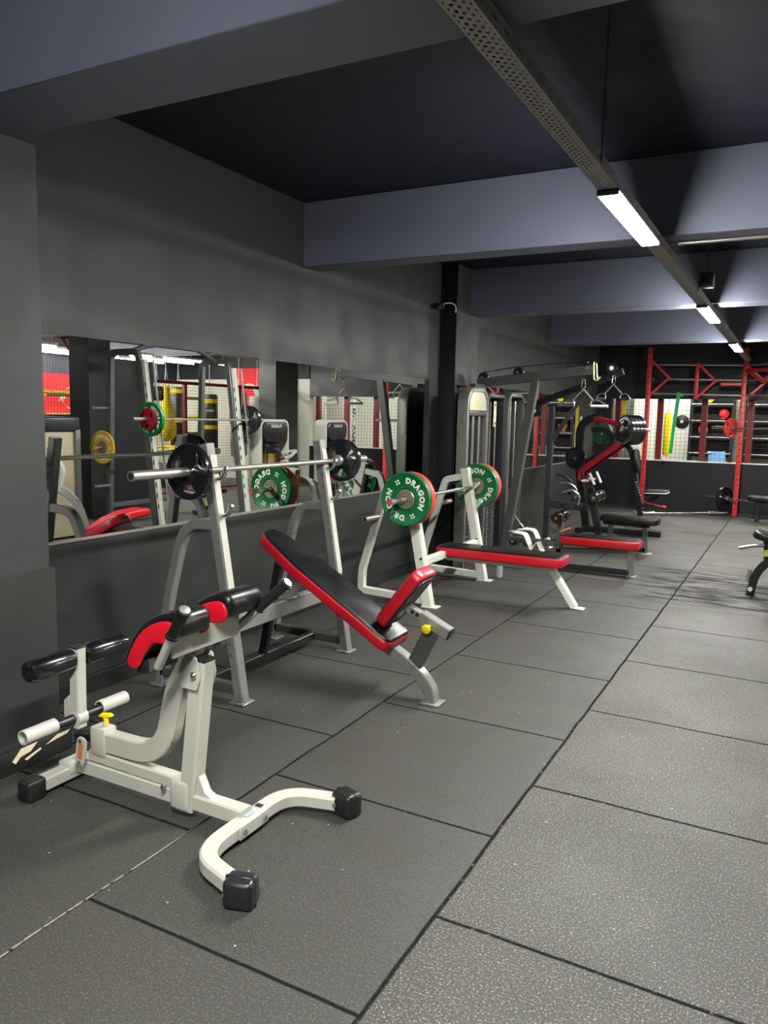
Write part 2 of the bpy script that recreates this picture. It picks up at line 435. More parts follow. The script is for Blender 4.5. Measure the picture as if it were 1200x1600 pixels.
def lamp(y0, y1, label):
    r = thing('linear_lamp', label, 'lamp', (-.82, (y0+y1)/2, TZ-.022), 'linear lamps under the cable tray')
    m = MB().span((-.870, y0, TZ-.010), (-.772, y1, TZ+.0005), .002, 1)
    for y in (y0, y1-.012): m.span((-.869, y, TZ-.026), (-.773, y+.012, TZ-.0005), .002, 1)
    m.build('housing', 'graphite', r)
    MB().span((-.867, y0+.0118, TZ-.024), (-.775, y1-.0118, TZ-.0095), .004, 2).build('diffuser', 'lamp', r)
lamp(.1, 1.25, 'lit linear lamp under the cable tray nearest the viewer, overhead')
lamp(-3.2, -2.1, 'lit linear lamp under the cable tray farthest behind the viewer')
lamp(3.57, 4.68, 'largest lit white linear lamp under the tray, in front of the second beam')
lamp(7.3, 8.45, 'lit white linear lamp under the third beam, middle one of the row')
lamp(10.75, 11.9, 'farthest lit white linear lamp at the end of the tray')
sp = thing('loudspeaker', 'small grey box loudspeaker hanging beside the cable tray', 'loudspeaker', (-.72, 6.62, 2.6))
MB().span((-.77, 6.56, 2.595), (-.67, 6.68, 2.705), .008).build('cabinet', 'graphite', sp)
MB().span((-.76, 6.555, 2.61), (-.68, 6.561, 2.69), .002, 1).build('grille', 'dark', sp)
MB().rod([(-.72, 6.62, 2.7), (-.72, 6.62, 3.11)], .006, 8).build('bracket', 'graphite', sp)
MB().rod([(-.74, 5.14, 2.634), (1.6, 5.14, 2.634)], .0115, 10).build('x', 'steel')
cd = bpy.data.objects['x']; cd.name = 'conduit_pipe'; tag(cd, 'thin silver conduit pipe running along the underside of the second beam', 'pipe')
cam_ = thing('security_camera', 'small black security camera on the wall beside the black pier', 'security camera', (-3.3, 7.44, 2.66))
MB().lathe([(.0, 0), (.028, 0), (.028, .01), (.012, .014), (.012, .05)], (WX, 7.38, 2.69), (1, 0, 0), 16).build('mount', 'black', cam_)
MB().rod([(-3.32, 7.4, 2.68), (-3.27, 7.26, 2.65)], .03, 16).build('body', 'black', cam_)
MB().lathe([(0, 0), (.022, 0), (.022, .006), (0, .006)], (-3.27, 7.26, 2.65), (.33, -.93, -.2), 16).build('lens', 'iron', cam_)
MB().rod(fillet([(-3.33, 7.4, 2.69), (-3.26, 7.44, 2.72), (-3.2, 7.49, 2.70), (-3.2, 7.488, 2.62)], .04), .006, 8).build('cable', 'letter', cam_)
sw = thing('light_switch', 'white light switch plate on the dark wall near the far corner', 'switch', (-3.36, 13.55, 1.5))
MB().span((WX, 13.5, 1.46), (-3.36, 13.6, 1.62), .003, 1).build('plate', 'letter', sw)
MB().span((-3.36, 13.535, 1.51), (-3.352, 13.565, 1.57), .002, 1).build('rocker', 'bagwhite', sw)

# ------------------------------------------------------------------ weight plates and barbells
BARDIR = (0, 1, 0)
XZ = lambda o: frame(o, (1, 0, 0), (0, 0, 1))
def letter_ring(mb, txt, cx, y, cz, R, size, mid, bold=.06, space=1.27):
    def f(u, v):
        a = math.radians(mid)-u/R
        return (cx+(R+v)*math.cos(a), y, cz+(R+v)*math.sin(a))
    text_on(mb, txt, size, f, bold, space)
def bumper(c, th, colour, label, group, r=.215, mid=28, lettered=True, hub=True, cat='weight plate'):
    """a bumper plate whose axis runs along Y; c is its centre"""
    root = thing('bumper_plate', label, cat, c, group); x, y, z = c; h = th/2
    MB().lathe([(.03, -h+.008), (r*.34, -h+.008), (r*.36, -h+.012), (r*.40, -h+.012), (r*.42, -h+.004), (r*.90, -h+.004), (r*.925, -h), (r*.975, -h), (r, -h+.008),
                (r, h-.008), (r*.975, h), (r*.925, h), (r*.90, h-.004), (r*.42, h-.004), (r*.40, h-.01), (.03, h-.01), (.03, -h+.008)], c, BARDIR, 56).build('rubber_disc', colour, root)
    if hub:
        m = MB().lathe([(.028, -h+.0005), (r*.355, -h+.0005), (r*.38, -h+.006), (r*.38, -h+.016), (.028, -h+.016), (.028, -h+.0005)], c, BARDIR, 40)
        for k in range(4):
            a = math.radians(45+90*k); m.lathe([(0, -.004), (.006, -.004), (.007, 0), (.007, .003)], (x+r*.29*math.cos(a), y-h, z+r*.29*math.sin(a)), BARDIR, 10)
        m.build('steel_hub', 'hub', root)
    if lettered:
        for a in (mid, mid+180):
            m = MB(); letter_ring(m, 'DRAGON', x, y-h+.0034, z, r*.685, r*.28, a); m.build('lettering', 'letter', root)
        for a in (mid+88, mid-92):
            m = MB()
            t = math.radians(a); u = V((math.cos(t), 0, math.sin(t))); w = V((-math.sin(t), 0, math.cos(t)))
            for i in (-1, 1):
                for j in (-1, 1):
                    cc = V((x, y-h+.0034, z))+u*(r*.685+i*r*.05)+w*(j*r*.05); s_ = r*.033
                    m._add([cc+u*s_+w*s_, cc-u*s_+w*s_, cc-u*s_-w*s_, cc+u*s_-w*s_], [(0, 1, 2, 3)])
            m.build('square_mark', 'letter', root)
    return root
def grip_plate(c, r, th, label, group, mat='iron', seg=48, name='grip_plate', rot=90):
    """a cast plate with three hand slots, axis along Y"""
    root = thing(name, label, 'weight plate', c, group); x, y, z = c
    def ring(a0, a1, r0, r1, y0, y1, mb, n):
        vs = []; 
        for i in range(n+1):
            a = a0+(a1-a0)*i/n
            for rr, yy in ((r0, y0), (r1, y0), (r1, y1), (r0, y1)): vs.append((x+rr*math.cos(a), yy, z+rr*math.sin(a)))
        fs = []
        for i in range(n):
            for j in range(4): fs.append((i*4+j, i*4+(j+1) % 4, i*4+4+(j+1) % 4, i*4+4+j))
        fs += [(3, 2, 1, 0), (n*4, n*4+1, n*4+2, n*4+3)]
        mb._add(vs, fs)
    h = th/2; m = MB()
    m.lathe([(r*.80, -h*.9), (r*.86, -h), (r*.96, -h), (r, -h*.7), (r, h*.7), (r*.96, h), (r*.86, h), (r*.80, h*.9), (r*.80, -h*.9)], c, BARDIR, seg)
    m.build('rim', mat, root)
    m = MB()
    pts = []
    for k in range(3):                                         # three-lobed web reaching the rim, slots between the lobes
        a = math.radians(rot+120*k)
        for da, rr in ((-34, .83), (-17, .83), (0, .83), (17, .83), (34, .83), (46, .47), (60, .40), (74, .47)):
            t = a+math.radians(da); pts.append((rr*r*math.cos(t), rr*r*math.sin(t)))
    m.prism(pts, -h*.62, h*.62, XZ(c), .004, 1)
    m.build('web', mat, root)
    MB().lathe([(.0246, -h*1.02), (r*.27, -h*1.02), (r*.33, -h*.6), (r*.33, h*.6), (r*.27, h*1.02), (.0246, h*1.02), (.0246, -h*1.02)], c, BARDIR, 28).build('hub', mat, root)
    return root
def barbell(y0, y1, x, z, inner0, inner1, label, name='barbell', mat='steel', cap=None, axis=1, r=.0245):
    root = thing(name, label, 'barbell', (x, (y0+y1)/2, z) if axis == 1 else ((y0+y1)/2, x, z))
    p = (lambda t: (x, t, z)) if axis == 1 else (lambda t: (t, x, z))
    A = (0, 1, 0) if axis == 1 else (1, 0, 0)
    MB().rod([p(inner0), p(inner1)], .0145, 14).build('bar', mat, root)
    for a, b in ((y0, inner0), (y1, inner1)):
        s_ = MB().rod([p(a), p(b)], r, 18).build('sleeve', mat, root)
        d = 1 if b > a else -1
        MB().lathe([(.016, 0), (.036, .0), (.038, .006), (.038, .026), (.034, .032), (.016, .032)], p(b-.02 if d > 0 else b-.012), A, 20).build('collar', mat, root)
        if cap: MB().lathe([(0, 0), (r*.86, 0), (r*.86, .003), (0, .003)], p(a-d*.0025 if d > 0 else a), A, 16).build('end_cap', cap, root)
        else: MB().lathe([(0, 0), (r*.7, 0), (r*.7, .002), (0, .002)], p(a-d*.0018), A, 16).build('end_cap', 'dark', root)
    return root

# ------------------------------------------------------------------ hyperextension bench, nearest the camera
hb = thing('hyperextension_bench', 'silver hyperextension bench with black and red thigh pads, nearest the camera', 'exercise bench', (-2.05, 2.15, 0))
yc = 2.16
MB().tube([(-2.60, yc, .068), (-1.70, yc, .068)], .062, .062).build('base_tube', 'silver', hb)
MB().tube([(-2.60, 1.965, .045), (-2.60, 2.40, .045)], .062, .055, (1, 0, 0)).span((-2.636, 2.09, .04), (-2.565, 2.22, .09), .006).build('rear_crossbar', 'silver', hb)
for y in (1.935, 2.425):
    MB().box((-2.60, y, .043), (.078, .085, .086), .014, 3).build('end_cap', 'plastic', hb)
u = fillet([(-1.49, 1.83, .045), (-1.70, 1.895, .045), (-1.70, 2.16, .045), (-1.70, 2.40, .045), (-1.49, 2.455, .045)], .17, 8)
fb = MB().tube(u, .056, .062, (0, 0, 1), .008).build('foot_bar', 'silver', hb)
MB().box((-1.6655, 2.16, .045), (.006, .17, .05), .002, 1).build('joining_plate', 'silver', hb)
for y in (2.10, 2.22): MB().lathe([(0, 0), (.011, 0), (.011, .007), (.006, .012), (0, .012)], (-1.663, y, .045), (1, 0, 0), 12).build('bolt', 'chrome', hb)
MB().box((-1.71, 2.165, .0765), (.05, .045, .001)).build('sticker', 'bluetint', hb)
MB().box((-1.70, 2.235, .0765), (.028, .022, .001)).build('sticker', 'dark', hb)
for c, a in (((-1.452, 1.815, .047), -17), ((-1.452, 2.468, .047), 15)):
    R_ = Matrix.Rotation(math.radians(a*-1), 3, 'Z')
    MB().box(c, (.10, .082, .094), .016, 3, R_).box(c, (.102, .012, .097), .003, 1, R_).build('end_cap', 'plastic', hb)
    MB().lathe([(0, 0), (.008, 0), (.008, .006), (0, .006)], (c[0]-.03, c[1]-.042, .047), (0, -1, 0), 10).build('bolt', 'chrome', hb)
MB().tube([(-1.975, yc, .03), (-1.905, yc, .632)], .07, .072, (0, 1, 0), .008).build('upright_post', 'silver', hb)
MB().box((-1.9035, yc, .638), (.068, .066, .014), .005, 2, Matrix.Rotation(math.radians(6.6), 3, 'Y')).build('post_cap', 'plastic', hb)
m = MB()
for y in (2.16,):                                              # gusset at the foot of the post and sleeve round the base tube
    m.prism([(-1.94, .095), (-1.845, .095), (-1.885, .115), (-1.915, .175)], y-.018, y+.018, Matrix(((1, 0, 0, 0), (0, 0, 1, 0), (0, 1, 0, 0), (0, 0, 0, 1))))
m.span((-2.05, 2.118, .02), (-1.95, 2.202, .15), .02, 3)
m.build('post_gusset', 'silver', hb)
MB().tube(fillet([(-2.46, yc, .20), (-2.10, yc, .205), (-2.035, yc, .50), (-1.95, yc, .69)], .15, 8), .058, .084).build('support_arm', 'silver', hb)
MB().span((-2.485, 2.125, .14), (-2.40, 2.195, .26), .01).build('arm_socket', 'silver', hb)
MB().tube([(-2.50, yc, .128), (-2.03, yc, .122)], .054, .05).build('link_bar', 'silver', hb)
for x in (-2.07,): MB().lathe([(0, 0), (.012, 0), (.012, .008), (0, .012)], (x, 2.118, .105), (0, -1, 0), 12).build('bolt', 'chrome', hb)
hp = [(-.05, -.075), (.03, -.075), (.045, -.02), (.03, .05), (-.01, .075), (-.045, .03)]
pm = lambda y: Matrix(((1, 0, 0, -1.925), (0, 0, 1, y), (0, 1, 0, .6), (0, 0, 0, 1)))
for y in (2.112, 2.202):
    MB().prism(hp, 0, .007, pm(y), .002, 1).build('pivot_plate', 'silver', hb)
    MB().lathe([(0, 0), (.014, 0), (.014, .008), (.008, .014), (0, .014)], (-1.905, y if y < yc else y+.007, .585), (0, -1 if y < yc else 1, 0), 12).build('bolt', 'chrome', hb)
# pads
prof = [(-2.115, .640), (-2.092, .70), (-2.05, .765), (-2.0, .812), (-1.93, .846), (-1.868, .855), (-1.838, .83), (-1.838, .785), (-1.875, .757), (-1.95, .752), (-1.985, .725), (-2.02, .68), (-2.045, .635), (-2.075, .62)]
pmx = lambda dx, dz: Matrix(((1, 0, 0, dx), (0, 0, 1, 0), (0, 1, 0, dz), (0, 0, 0, 1)))
for y0, y1, dx, dz in ((1.965, 2.135, 0, 0), (2.20, 2.40, .03, .028)):
    pd = MB().prism(smooth_loop(prof, 3), y0, y1, pmx(dx, dz), .024, 4).build('thigh_pad', 'vinyl', hb)
    cen = V((-1.97, .74)); ins = smooth_loop([tuple(cen+V((.004, -.012))+(V(q)-cen)*.84) for q in prof], 3)
    for ya, yb in ((y0-.008, y0+.012), (y1-.012, y1+.008)):
        MB().prism(ins, ya, yb, pmx(dx, dz), .007, 3).build('side_panel', 'red_vinyl', pd, 'red vinyl end panel')
MB().tube([(-2.03, 1.99, .635), (-2.03, 2.34, .635)], .05, .05, (1, 0, 0)).build('pad_crossbar', 'graphite', hb)
for y in (1.984, 2.346): MB().box((-2.03, y, .635), (.052, .012, .052), .004).build('crossbar_cap', 'plastic', hb)
MB().box((-1.895, 2.17, .725), (.012, .37, .085), .003, 1).build('pad_bracket', 'silver', hb)
MB().tube([(-1.96, yc, .66), (-1.93, yc, .70)], .07, .05).build('bracket_neck', 'silver', hb)
for a, b, c in (((-1.945, 1.972, .65), (-1.845, 1.937, .785), (-1.766, 1.915, .893)), ((-1.985, 2.362, .638), (-1.825, 2.392, .79), (-1.70, 2.412, .905))):
    hd = MB().rod([a, b], .0165, 14).build('handle', 'silver', hb)
    g = MB().rod([b, c], .0205, 16)
    a_ = (V(c)-V(b)).normalized()
    for t in (0., .92): g.lathe([(.018, 0), (.025, 0), (.025, .01), (.018, .01)], V(b)+a_*((V(c)-V(b)).length*t), a_, 16)
    g.build('grip', 'rubber', hd)
    MB().lathe([(0, 0), (.019, 0), (.019, .004), (0, .006)], c, a_, 16).build('grip_end', 'steel', hd)
# ankle rollers
MB().tube([(-2.60, yc+.01, .22), (-2.595, yc+.01, .565)], .05, .052).build('roller_post', 'silver', hb)
MB().prism([(-2.625, .36), (-2.625, .25), (-2.66, .25), (-2.66, .33)], 2.145, 2.195, pmx(0, 0), .003, 1).build('post_gusset', 'silver', hb)
MB().box((-2.594, yc+.01, .568), (.052, .054, .01), .004).build('post_cap', 'plastic', hb)
for y0, y1 in ((1.925, 2.142), (2.20, 2.425)):
    rr = .046
    MB().lathe([(0, .012), (.012, .004), (.028, 0), (.04, .006), (rr, .02), (rr, y1-y0-.02), (.04, y1-y0-.006), (.028, y1-y0), (.012, y1-y0-.004), (0, y1-y0-.012)], (-2.595, y0, .525), (0, 1, 0), 28).build('ankle_roller', 'gloss_vinyl', hb)
MB().rod([(-2.60, 1.99, .262), (-2.60, 2.39, .258)], .021, 16).build('axle', 'black', hb)
for y0, y1 in ((1.905, 2.055), (2.285, 2.43)):
    MB().lathe([(.024, 0), (.030, 0), (.030, y1-y0), (.024, y1-y0), (.024, 0)], (-2.605, y0, .263), (0, 1, 0), 24).build('weight_sleeve', 'silver', hb)
MB().lathe([(.022, 0), (.036, .004), (.036, .052), (.022, .056)], (-2.60, 2.142, .26), (0, 1, 0), 20).build('axle_clamp', 'silver', hb)
MB().tube([(-2.59, yc, .185), (-2.47, yc, .20)], .044, .035).build('slide_bar', 'black', hb)
ap = MB().prism(rrect(.055, .125, .022, 4), -.004, .004, frame((-2.505, 2.098, .158), (1, 0, -.18), (.18, 0, 1)), .002, 1).build('adjuster_plate', 'silver', hb)
MB().prism(rrect(.024, .07, .006, 2), .0042, .0052, frame((-2.505, 2.098, .158), (1, 0, -.18), (.18, 0, 1))).build('label', 'orange', ap, 'orange warning label')
for z in (.205, .11): MB().lathe([(0, 0), (.009, 0), (.009, .006), (0, .008)], (-2.505+.1*(z-.158), 2.094, z), (0, -1, 0), 10).build('bolt', 'chrome', ap)
pp = MB().rod([(-2.425, yc, .235), (-2.425, yc, .272)], .013, 14).build('pin_barrel', 'silver', hb)
MB().rod([(-2.425, yc, .272), (-2.425, yc, .298)], .010, 12).prism([(-.036, -.004), (-.02, .012), (.02, .016), (.036, .008), (.03, 0), (.012, -.002), (0, -.012), (-.015, -.004)], -.009, .009, frame((-2.425, yc, .303), (1, .2, 0), (0, 0, 1)), .004, 2).build('pull_knob', 'yellow', pp, 'yellow pull pin knob')

# ------------------------------------------------------------------ incline press bench with its rack
ib = thing('incline_press_bench', 'grey incline press bench with long red and black back pad and upright rack', 'weight bench', (-2.35, 3.73, 0))
UX = lambda z: -2.54-.17*z
YN, YF = 3.19, 4.28
for y in (YN, YF):
    up = MB().tube([(UX(.0), y, .008), (UX(1.385), y, 1.385)], .06, .06).build('upright', 'grey', ib)
    MB().box((UX(.005), y, .006), (.10, .10, .012), .003, 1).build('foot_plate', 'grey', ib)
    MB().tube([(UX(.52)+.0335, y, .52), (UX(1.33)+.0335, y, 1.33)], .05, .007, ch=.002).build('wear_strip', 'silver', up, 'scuffed pale steel strip')
    for z in (1.235, 1.04):
        hk = MB().rod(fillet([(UX(z)+.03, y, z-.035), (UX(z)+.085, y, z-.03), (UX(z)+.105, y, z+.02)], .03, 4), .0115, 12)
        hk.lathe([(0, -.017), (.012, -.012), (.017, 0), (.012, .012), (0, .017)], (UX(z)+.105, y, z+.022), (0, 0, 1), 14).build('bar_catch', 'chrome', up)
    MB().tube(fillet([(UX(.955), y, .955), (-2.93, y, .95), (-3.07, y, .45), (-3.125, y, .008)], .16, 8), .05, .055).build('rear_leg', 'grey', ib)
    MB().box((-3.125, y, .006), (.10, .10, .012), .003, 1).build('foot_plate', 'grey', ib)
    MB().tube([(-3.11, y, .085), (UX(.07), y, .07)], .05, .055).build('side_rail', 'graphite', ib)
    for z in (.27, .33): MB().lathe([(0, 0), (.011, 0), (.011, .006), (0, .01)], (UX(z), y-.03, z), (0, -1, 0), 10).build('bolt', 'chrome', up)
MB().tube([(UX(.42), YN+.03, .42), (UX(.42), YF-.03, .42)], .055, .095, (1, 0, 0)).build('cross_rail', 'grey', ib)
MB().tube([(-2.80, YN+.02, .07), (-2.80, YF-.02, .07)], .05, .055, (1, 0, 0)).build('lower_rail', 'black', ib)
AX = V((.915, 0, -.535)).normalized(); NX = V((.535, 0, .915)).normalized()
ctr = V((-2.33, 3.72, .575)); L_ = 1.06
MB().tube([(-2.68, 3.72, .70), (-1.96, 3.72, .285)], .06, .06).build('pad_rail', 'grey', ib)
MB().tube([(UX(.44), 3.72, .46), (-2.60, 3.72, .52), (-2.55, 3.72, .62)], .07, .075).box((-2.61, 3.72, .472), (.09, .12, .01), .003, 1).build('rail_support', 'grey', ib)
MB().tube([(-2.80, 3.72, .09), (-2.735, 3.72, .42), (-2.675, 3.72, .69)], .045, .05).build('rear_strut', 'black', ib)
out = []
w2 = .145
for t in range(9): a = PI/2+PI*t/8; out.append((-L_/2+.10+.10*math.cos(a)*1.0, .098*math.sin(a)))
out = [(-L_/2+.10, .10)] + out[1:-1] + [(-L_/2+.10, -.10)]
out = out + [(-L_/2+.24, -.128), (-L_/2+.34, -w2), (L_/2-.03, -w2), (L_/2, -w2+.03), (L_/2, w2-.03), (L_/2-.03, w2), (-L_/2+.34, w2), (-L_/2+.24, .128)]
bp = MB().prism([(x*.992, y*.965) for x, y in out], -.03, .037, frame(ctr, AX, (0, 1, 0)), .016, 3)
bp = bp.build('back_pad', 'vinyl', ib)
MB().prism(out, -.036, .026, frame(ctr, AX, (0, 1, 0)), .012, 3).build('side_band', 'red_vinyl', bp, 'red vinyl side band')
sdir = V((.24, 0, .31)).normalized()
so = rrect(.40, .215, .05, 4)
sc_ = V((-1.835, 3.72, .575))
sp_ = MB().prism(rrect(.38, .20, .05, 4), -.012, .036, frame(sc_, sdir, (0, 1, 0)), .014, 3).build('seat_pad', 'vinyl', ib)
MB().prism(so, -.036, .03, frame(sc_, sdir, (0, 1, 0)), .012, 3).build('side_band', 'red_vinyl', sp_, 'red vinyl cover')
MB().prism(rrect(.34, .17, .04, 3), -.044, -.034, frame(sc_, sdir, (0, 1, 0))).build('backing_board', 'plastic', sp_)
MB().tube(fillet([(-1.93, 3.72, .425), (-1.875, 3.72, .455), (-1.745, 3.72, .64), (-1.72, 3.72, .655)], .03, 3), .05, .012, ch=.002).build('seat_bracket', 'chrome', ib)
sl = MB().tube([(-1.855, 3.72, .532), (-1.665, 3.72, .446)], .044, .048).build('seat_slide', 'steel', ib)
m = MB()
for k in range(3): m.lathe([(0, 0), (.011, 0), (.011, .001), (0, .001)], V((-1.78+.028*k, 3.6975, .498-.0127*k)), (0, -1, 0), 14)
m.build('adjuster_hole', 'black', sl)
MB().tube([(-1.735, 3.72, .478), (-1.565, 3.72, .402)], .062, .066).build('slide_sleeve', 'grey', ib)
MB().box((-1.561, 3.72, .400), (.008, .058, .06), .003, 1, Matrix.Rotation(math.radians(24), 3, 'Y')).build('sleeve_cap', 'plastic', ib)
MB().tube([(-1.66, 3.72, .42), (-1.765, 3.72, .205)], .05, .085).build('seat_post', 'graphite', ib)
MB().lathe([(.008, 0), (.008, .03), (.012, .03), (.015, .036), (.024, .04), (.026, .05), (.018, .056), (0, .058)], (-1.672, 3.69, .437), (0, -1, -.15), 14).build('pull_knob', 'yellow', ib, 'yellow pull pin knob')
MB().tube(fillet([(-1.98, 3.72, .30), (-1.78, 3.72, .195), (-1.668, 3.72, .09), (-1.66, 3.72, .008)], .11, 8), .07, .062).build('front_leg', 'grey', ib)
MB().box((-1.655, 3.72, .006), (.11, .11, .012), .003, 1).build('foot_plate', 'grey', ib)

BX, BZ = UX(1.25)+.05, 1.252
barbell(2.585, 4.765, BX, BZ, 3.02, 4.40, 'steel barbell with small black plates racked above the incline bench')
grip_plate((BX, 2.975, BZ), .142, .036, 'black three-slot plate on the near end of the incline bench barbell', 'small black plates on the incline bench barbell')
grip_plate((BX, 4.46, BZ), .142, .036, 'black three-slot plate on the far end of the incline bench barbell', 'small black plates on the incline bench barbell')

# ------------------------------------------------------------------ flat press bench with the green and red plates
pb = thing('flat_press_bench', 'white flat press bench with red and black pad, loaded with green plates', 'weight bench', (-2.3, 6.28, 0))
WXU = lambda z: -2.585-.205*z
for y in (5.67, 6.91):
    up = MB().tube([(WXU(0), y, .008), (WXU(1.075), y, 1.075)], .075, .085).build('upright', 'white', pb)
    MB().tube([(WXU(.33)+.046, y, .33), (WXU(.95)+.046, y, .95)], .055, .008, ch=.002).build('wear_strip', 'white', up)
    MB().box((WXU(0)+.02, y, .006), (.14, .10, .012), .003, 1).build('foot_plate', 'white', pb)
    MB().tube(fillet([(WXU(1.0), y, 1.0), (-3.0, y, .955), (-3.215, y, .25), (-3.22, y, .07), (WXU(.06), y, .05)], .035, 3), .055, .062).build('rear_frame', 'white', pb)
    for z in (.905, .73):
        x = WXU(z)+.04
        MB().prism([(x-.01, z-.075), (x+.085, z+.03), (x+.072, z+.045), (x+.03, z+.0), (x-.005, z-.02)], y-.02, y+.02, pmx(0, 0), .004, 2).build('bar_catch', 'white', up)
    MB().lathe([(.0, 0), (.012, 0), (.012, .004), (0, .004)], (WXU(.40)+.02, y-.038, .40), (0, -1, 0), 12).build('bolt', 'dark', up)
    MB().lathe([(.019, 0), (.024, 0), (.024, .23), (.019, .23), (.019, 0)], (-3.06, y-.03 if y < 6 else y+.03, .715), (0, -1 if y < 6 else 1, 0), 18).build('plate_peg', 'steel', pb)
MB().tube([(WXU(.365), 5.70, .365), (WXU(.365), 6.88, .365)], .055, .065, (1, 0, 0)).build('cross_rail', 'white', pb)
MB().tube(fillet([(-2.69, 6.28, .322), (-1.745, 6.28, .322), (-1.535, 6.28, .012)], .03, 3), .075, .055).build('pad_rail', 'white', pb)
MB().tube(fillet([(-1.545, 6.28, .02), (-1.53, 6.28, .008), (-1.45, 6.28, .006)], .02, 3), .085, .01, ch=.002).build('foot_plate', 'white', pb)
fp = MB().prism(rrect(1.11, .275, .035, 3), -.03, .045, frame((-2.18, 6.255, .392), (1, 0, 0), (0, 1, 0)), .014, 3).build('bench_pad', 'vinyl', pb)
MB().prism(rrect(1.125, .29, .035, 3), -.042, .034, frame((-2.18, 6.255, .392), (1, 0, 0), (0, 1, 0)), .012, 3).build('side_band', 'red_vinyl', fp, 'red vinyl side band')
PX, PZ = WXU(.905)+.062, .902
barbell(5.17, 7.36, PX, PZ, 5.59, 6.96, 'steel barbell with red end caps racked on the white bench', mat='chrome', cap='redrub')
g = 'bumper plates on the white bench barbell'
bumper((PX, 5.465, PZ), .062, 'green', 'green bumper plate with white lettering on the near end of the bench barbell', g, mid=30)
bumper((PX, 5.531, PZ), .066, 'redrub', 'red bumper plate behind the near green plate on the bench barbell', g, lettered=False)
bumper((PX, 5.576, PZ), .020, 'yellowrub', 'thin yellow disc innermost on the near end of the bench barbell', g, r=.17, lettered=False, hub=False)
bumper((PX, 6.995, PZ), .062, 'green', 'green bumper plate with white lettering on the far end of the bench barbell', g, mid=-62)
bumper((PX, 7.061, PZ), .066, 'redrub', 'red bumper plate outside the far green plate on the bench barbell', g, lettered=False)
bumper((PX, 7.104, PZ), .016, 'iron', 'thin dark disc outermost on the far end of the bench barbell', g, r=.208, lettered=False, hub=False)
wb = thing('water_bottle', 'clear plastic water bottle standing on the floor under the bench', 'bottle', (-2.50, 7.14, 0))
prof = [(0, 0), (.028, 0), (.032, .006)]
for k in range(5): prof += [(.032, .02+k*.028), (.0295, .028+k*.028), (.032, .036+k*.028)]
prof += [(.03, .165), (.02, .19), (.0125, .2), (.0125, .212)]
MB().lathe(prof, (-2.50, 7.14, 0), (0, 0, 1), 20).build('bottle_body', 'water', wb)
MB().lathe([(0, .21), (.0145, .21), (.0145, .224), (0, .226)], (-2.50, 7.14, 0), (0, 0, 1), 16).build('cap', 'bagwhite', wb)

# ------------------------------------------------------------------ cable machines along the wall
def arch(w, h, r, n=6):
    return [(-w/2, 0)] + [(-w/2+r-r*math.cos(PI/2*k/n), h-r+r*math.sin(PI/2*k/n)) for k in range(n+1)] + \
           [(w/2-r+r*math.sin(PI/2*k/n), h-r+r*math.cos(PI/2*k/n)) for k in range(n+1)] + [(w/2, 0)]
YZ = lambda x, y, z: Matrix(((0, 0, 1, x), (1, 0, 0, y), (0, 1, 0, z), (0, 0, 0, 1)))      # local (u, v, t) -> (y, z, x)
def hoop(w, h, r, t):
    """outline of an upside-down U of wall thickness t"""
    return arch(w, h, r) + [(w/2-t, 0)] + list(reversed(arch(w-2*t, h-t, max(.02, r-t))))[1:-1] + [(-w/2+t, 0)]
def stack_tower(root, x0, x1, yc, w, h, frame_mat, back_mat, r=.12, placard=False, front=1, rod_r=.013):
    """weight stack tower; front=+1 faces +x, -1 faces -x"""
    xf = x1 if front > 0 else x0
    MB().prism(hoop(w, h, r, .05), x0, x1, YZ(0, yc, 0), .012, 2).build('tower_frame', frame_mat, root)
    xb = x0+.02 if front > 0 else x1-.02
    MB().prism(arch(w-.09, h-.06, max(.03, r-.05)), xb-.008, xb+.008, YZ(0, yc, 0)).build('back_panel', back_mat, root)
    xm = (x0+x1)/2
    m = MB()
    for k in range(14): m.box((xm, yc, .12+k*.045), (min(.10, (x1-x0)*.6), w*.62, .041), .004, 1)
    m.build('weight_stack', 'dark', root); ro = front*min(.055, (x1-x0)*.22)
    for d in (-.085, .085): MB().rod([(xm+ro, yc+d, .05), (xm+ro, yc+d, h-.27 if placard else h-.09)], rod_r, 12).build('guide_rod', 'chrome', root)
    MB().rod([(xm+ro, yc, .74), (xm+ro, yc, h-.27)], .004, 8).build('cable', 'black', root)
    if placard:
        pl = MB().prism([(u, v-.0) for u, v in arch(w-.13, .19, .13)], -.006, .006, YZ(xf-.012*front, yc, h-.235), .003, 1).build('placard', 'paper', root, 'cream instruction placard')
        MB().box((xf-.012*front, yc, h-.265), (.02, w-.1, .05), .005).build('lower_band', 'graphite', root)
    return xf
# lat pulldown and low row station
lat = thing('lat_pulldown_machine', 'grey lat pulldown with red padded seat beside the white press bench', 'cable machine', (-2.4, 7.75, 0))
stack_tower(lat, -3.08, -2.96, 7.62, .60, 1.865, 'grey', 'dark', r=.17, placard=True, rod_r=.02)
YA = 7.9
MB().tube([(-3.09, YA, 1.925), (-1.86, YA, 2.055)], .06, .095).build('top_arm', 'graphite', lat)
MB().tube([(-3.03, 7.6, 1.885), (-3.03, 7.92, 1.885)], .06, .05, (1, 0, 0)).build('arm_tie', 'graphite', lat)
MB().tube([(-2.452, YA, 1.965), (-2.742, YA, .02)], .075, .085).build('sloped_post', 'graphite', lat)
MB().box((-2.75, YA, .006), (.16, .14, .012), .003, 1).build('foot_plate', 'graphite', lat)
MB().tube([(-2.98, YA, .05), (-2.74, YA, .05)], .07, .07).build('base_rail', 'graphite', lat)
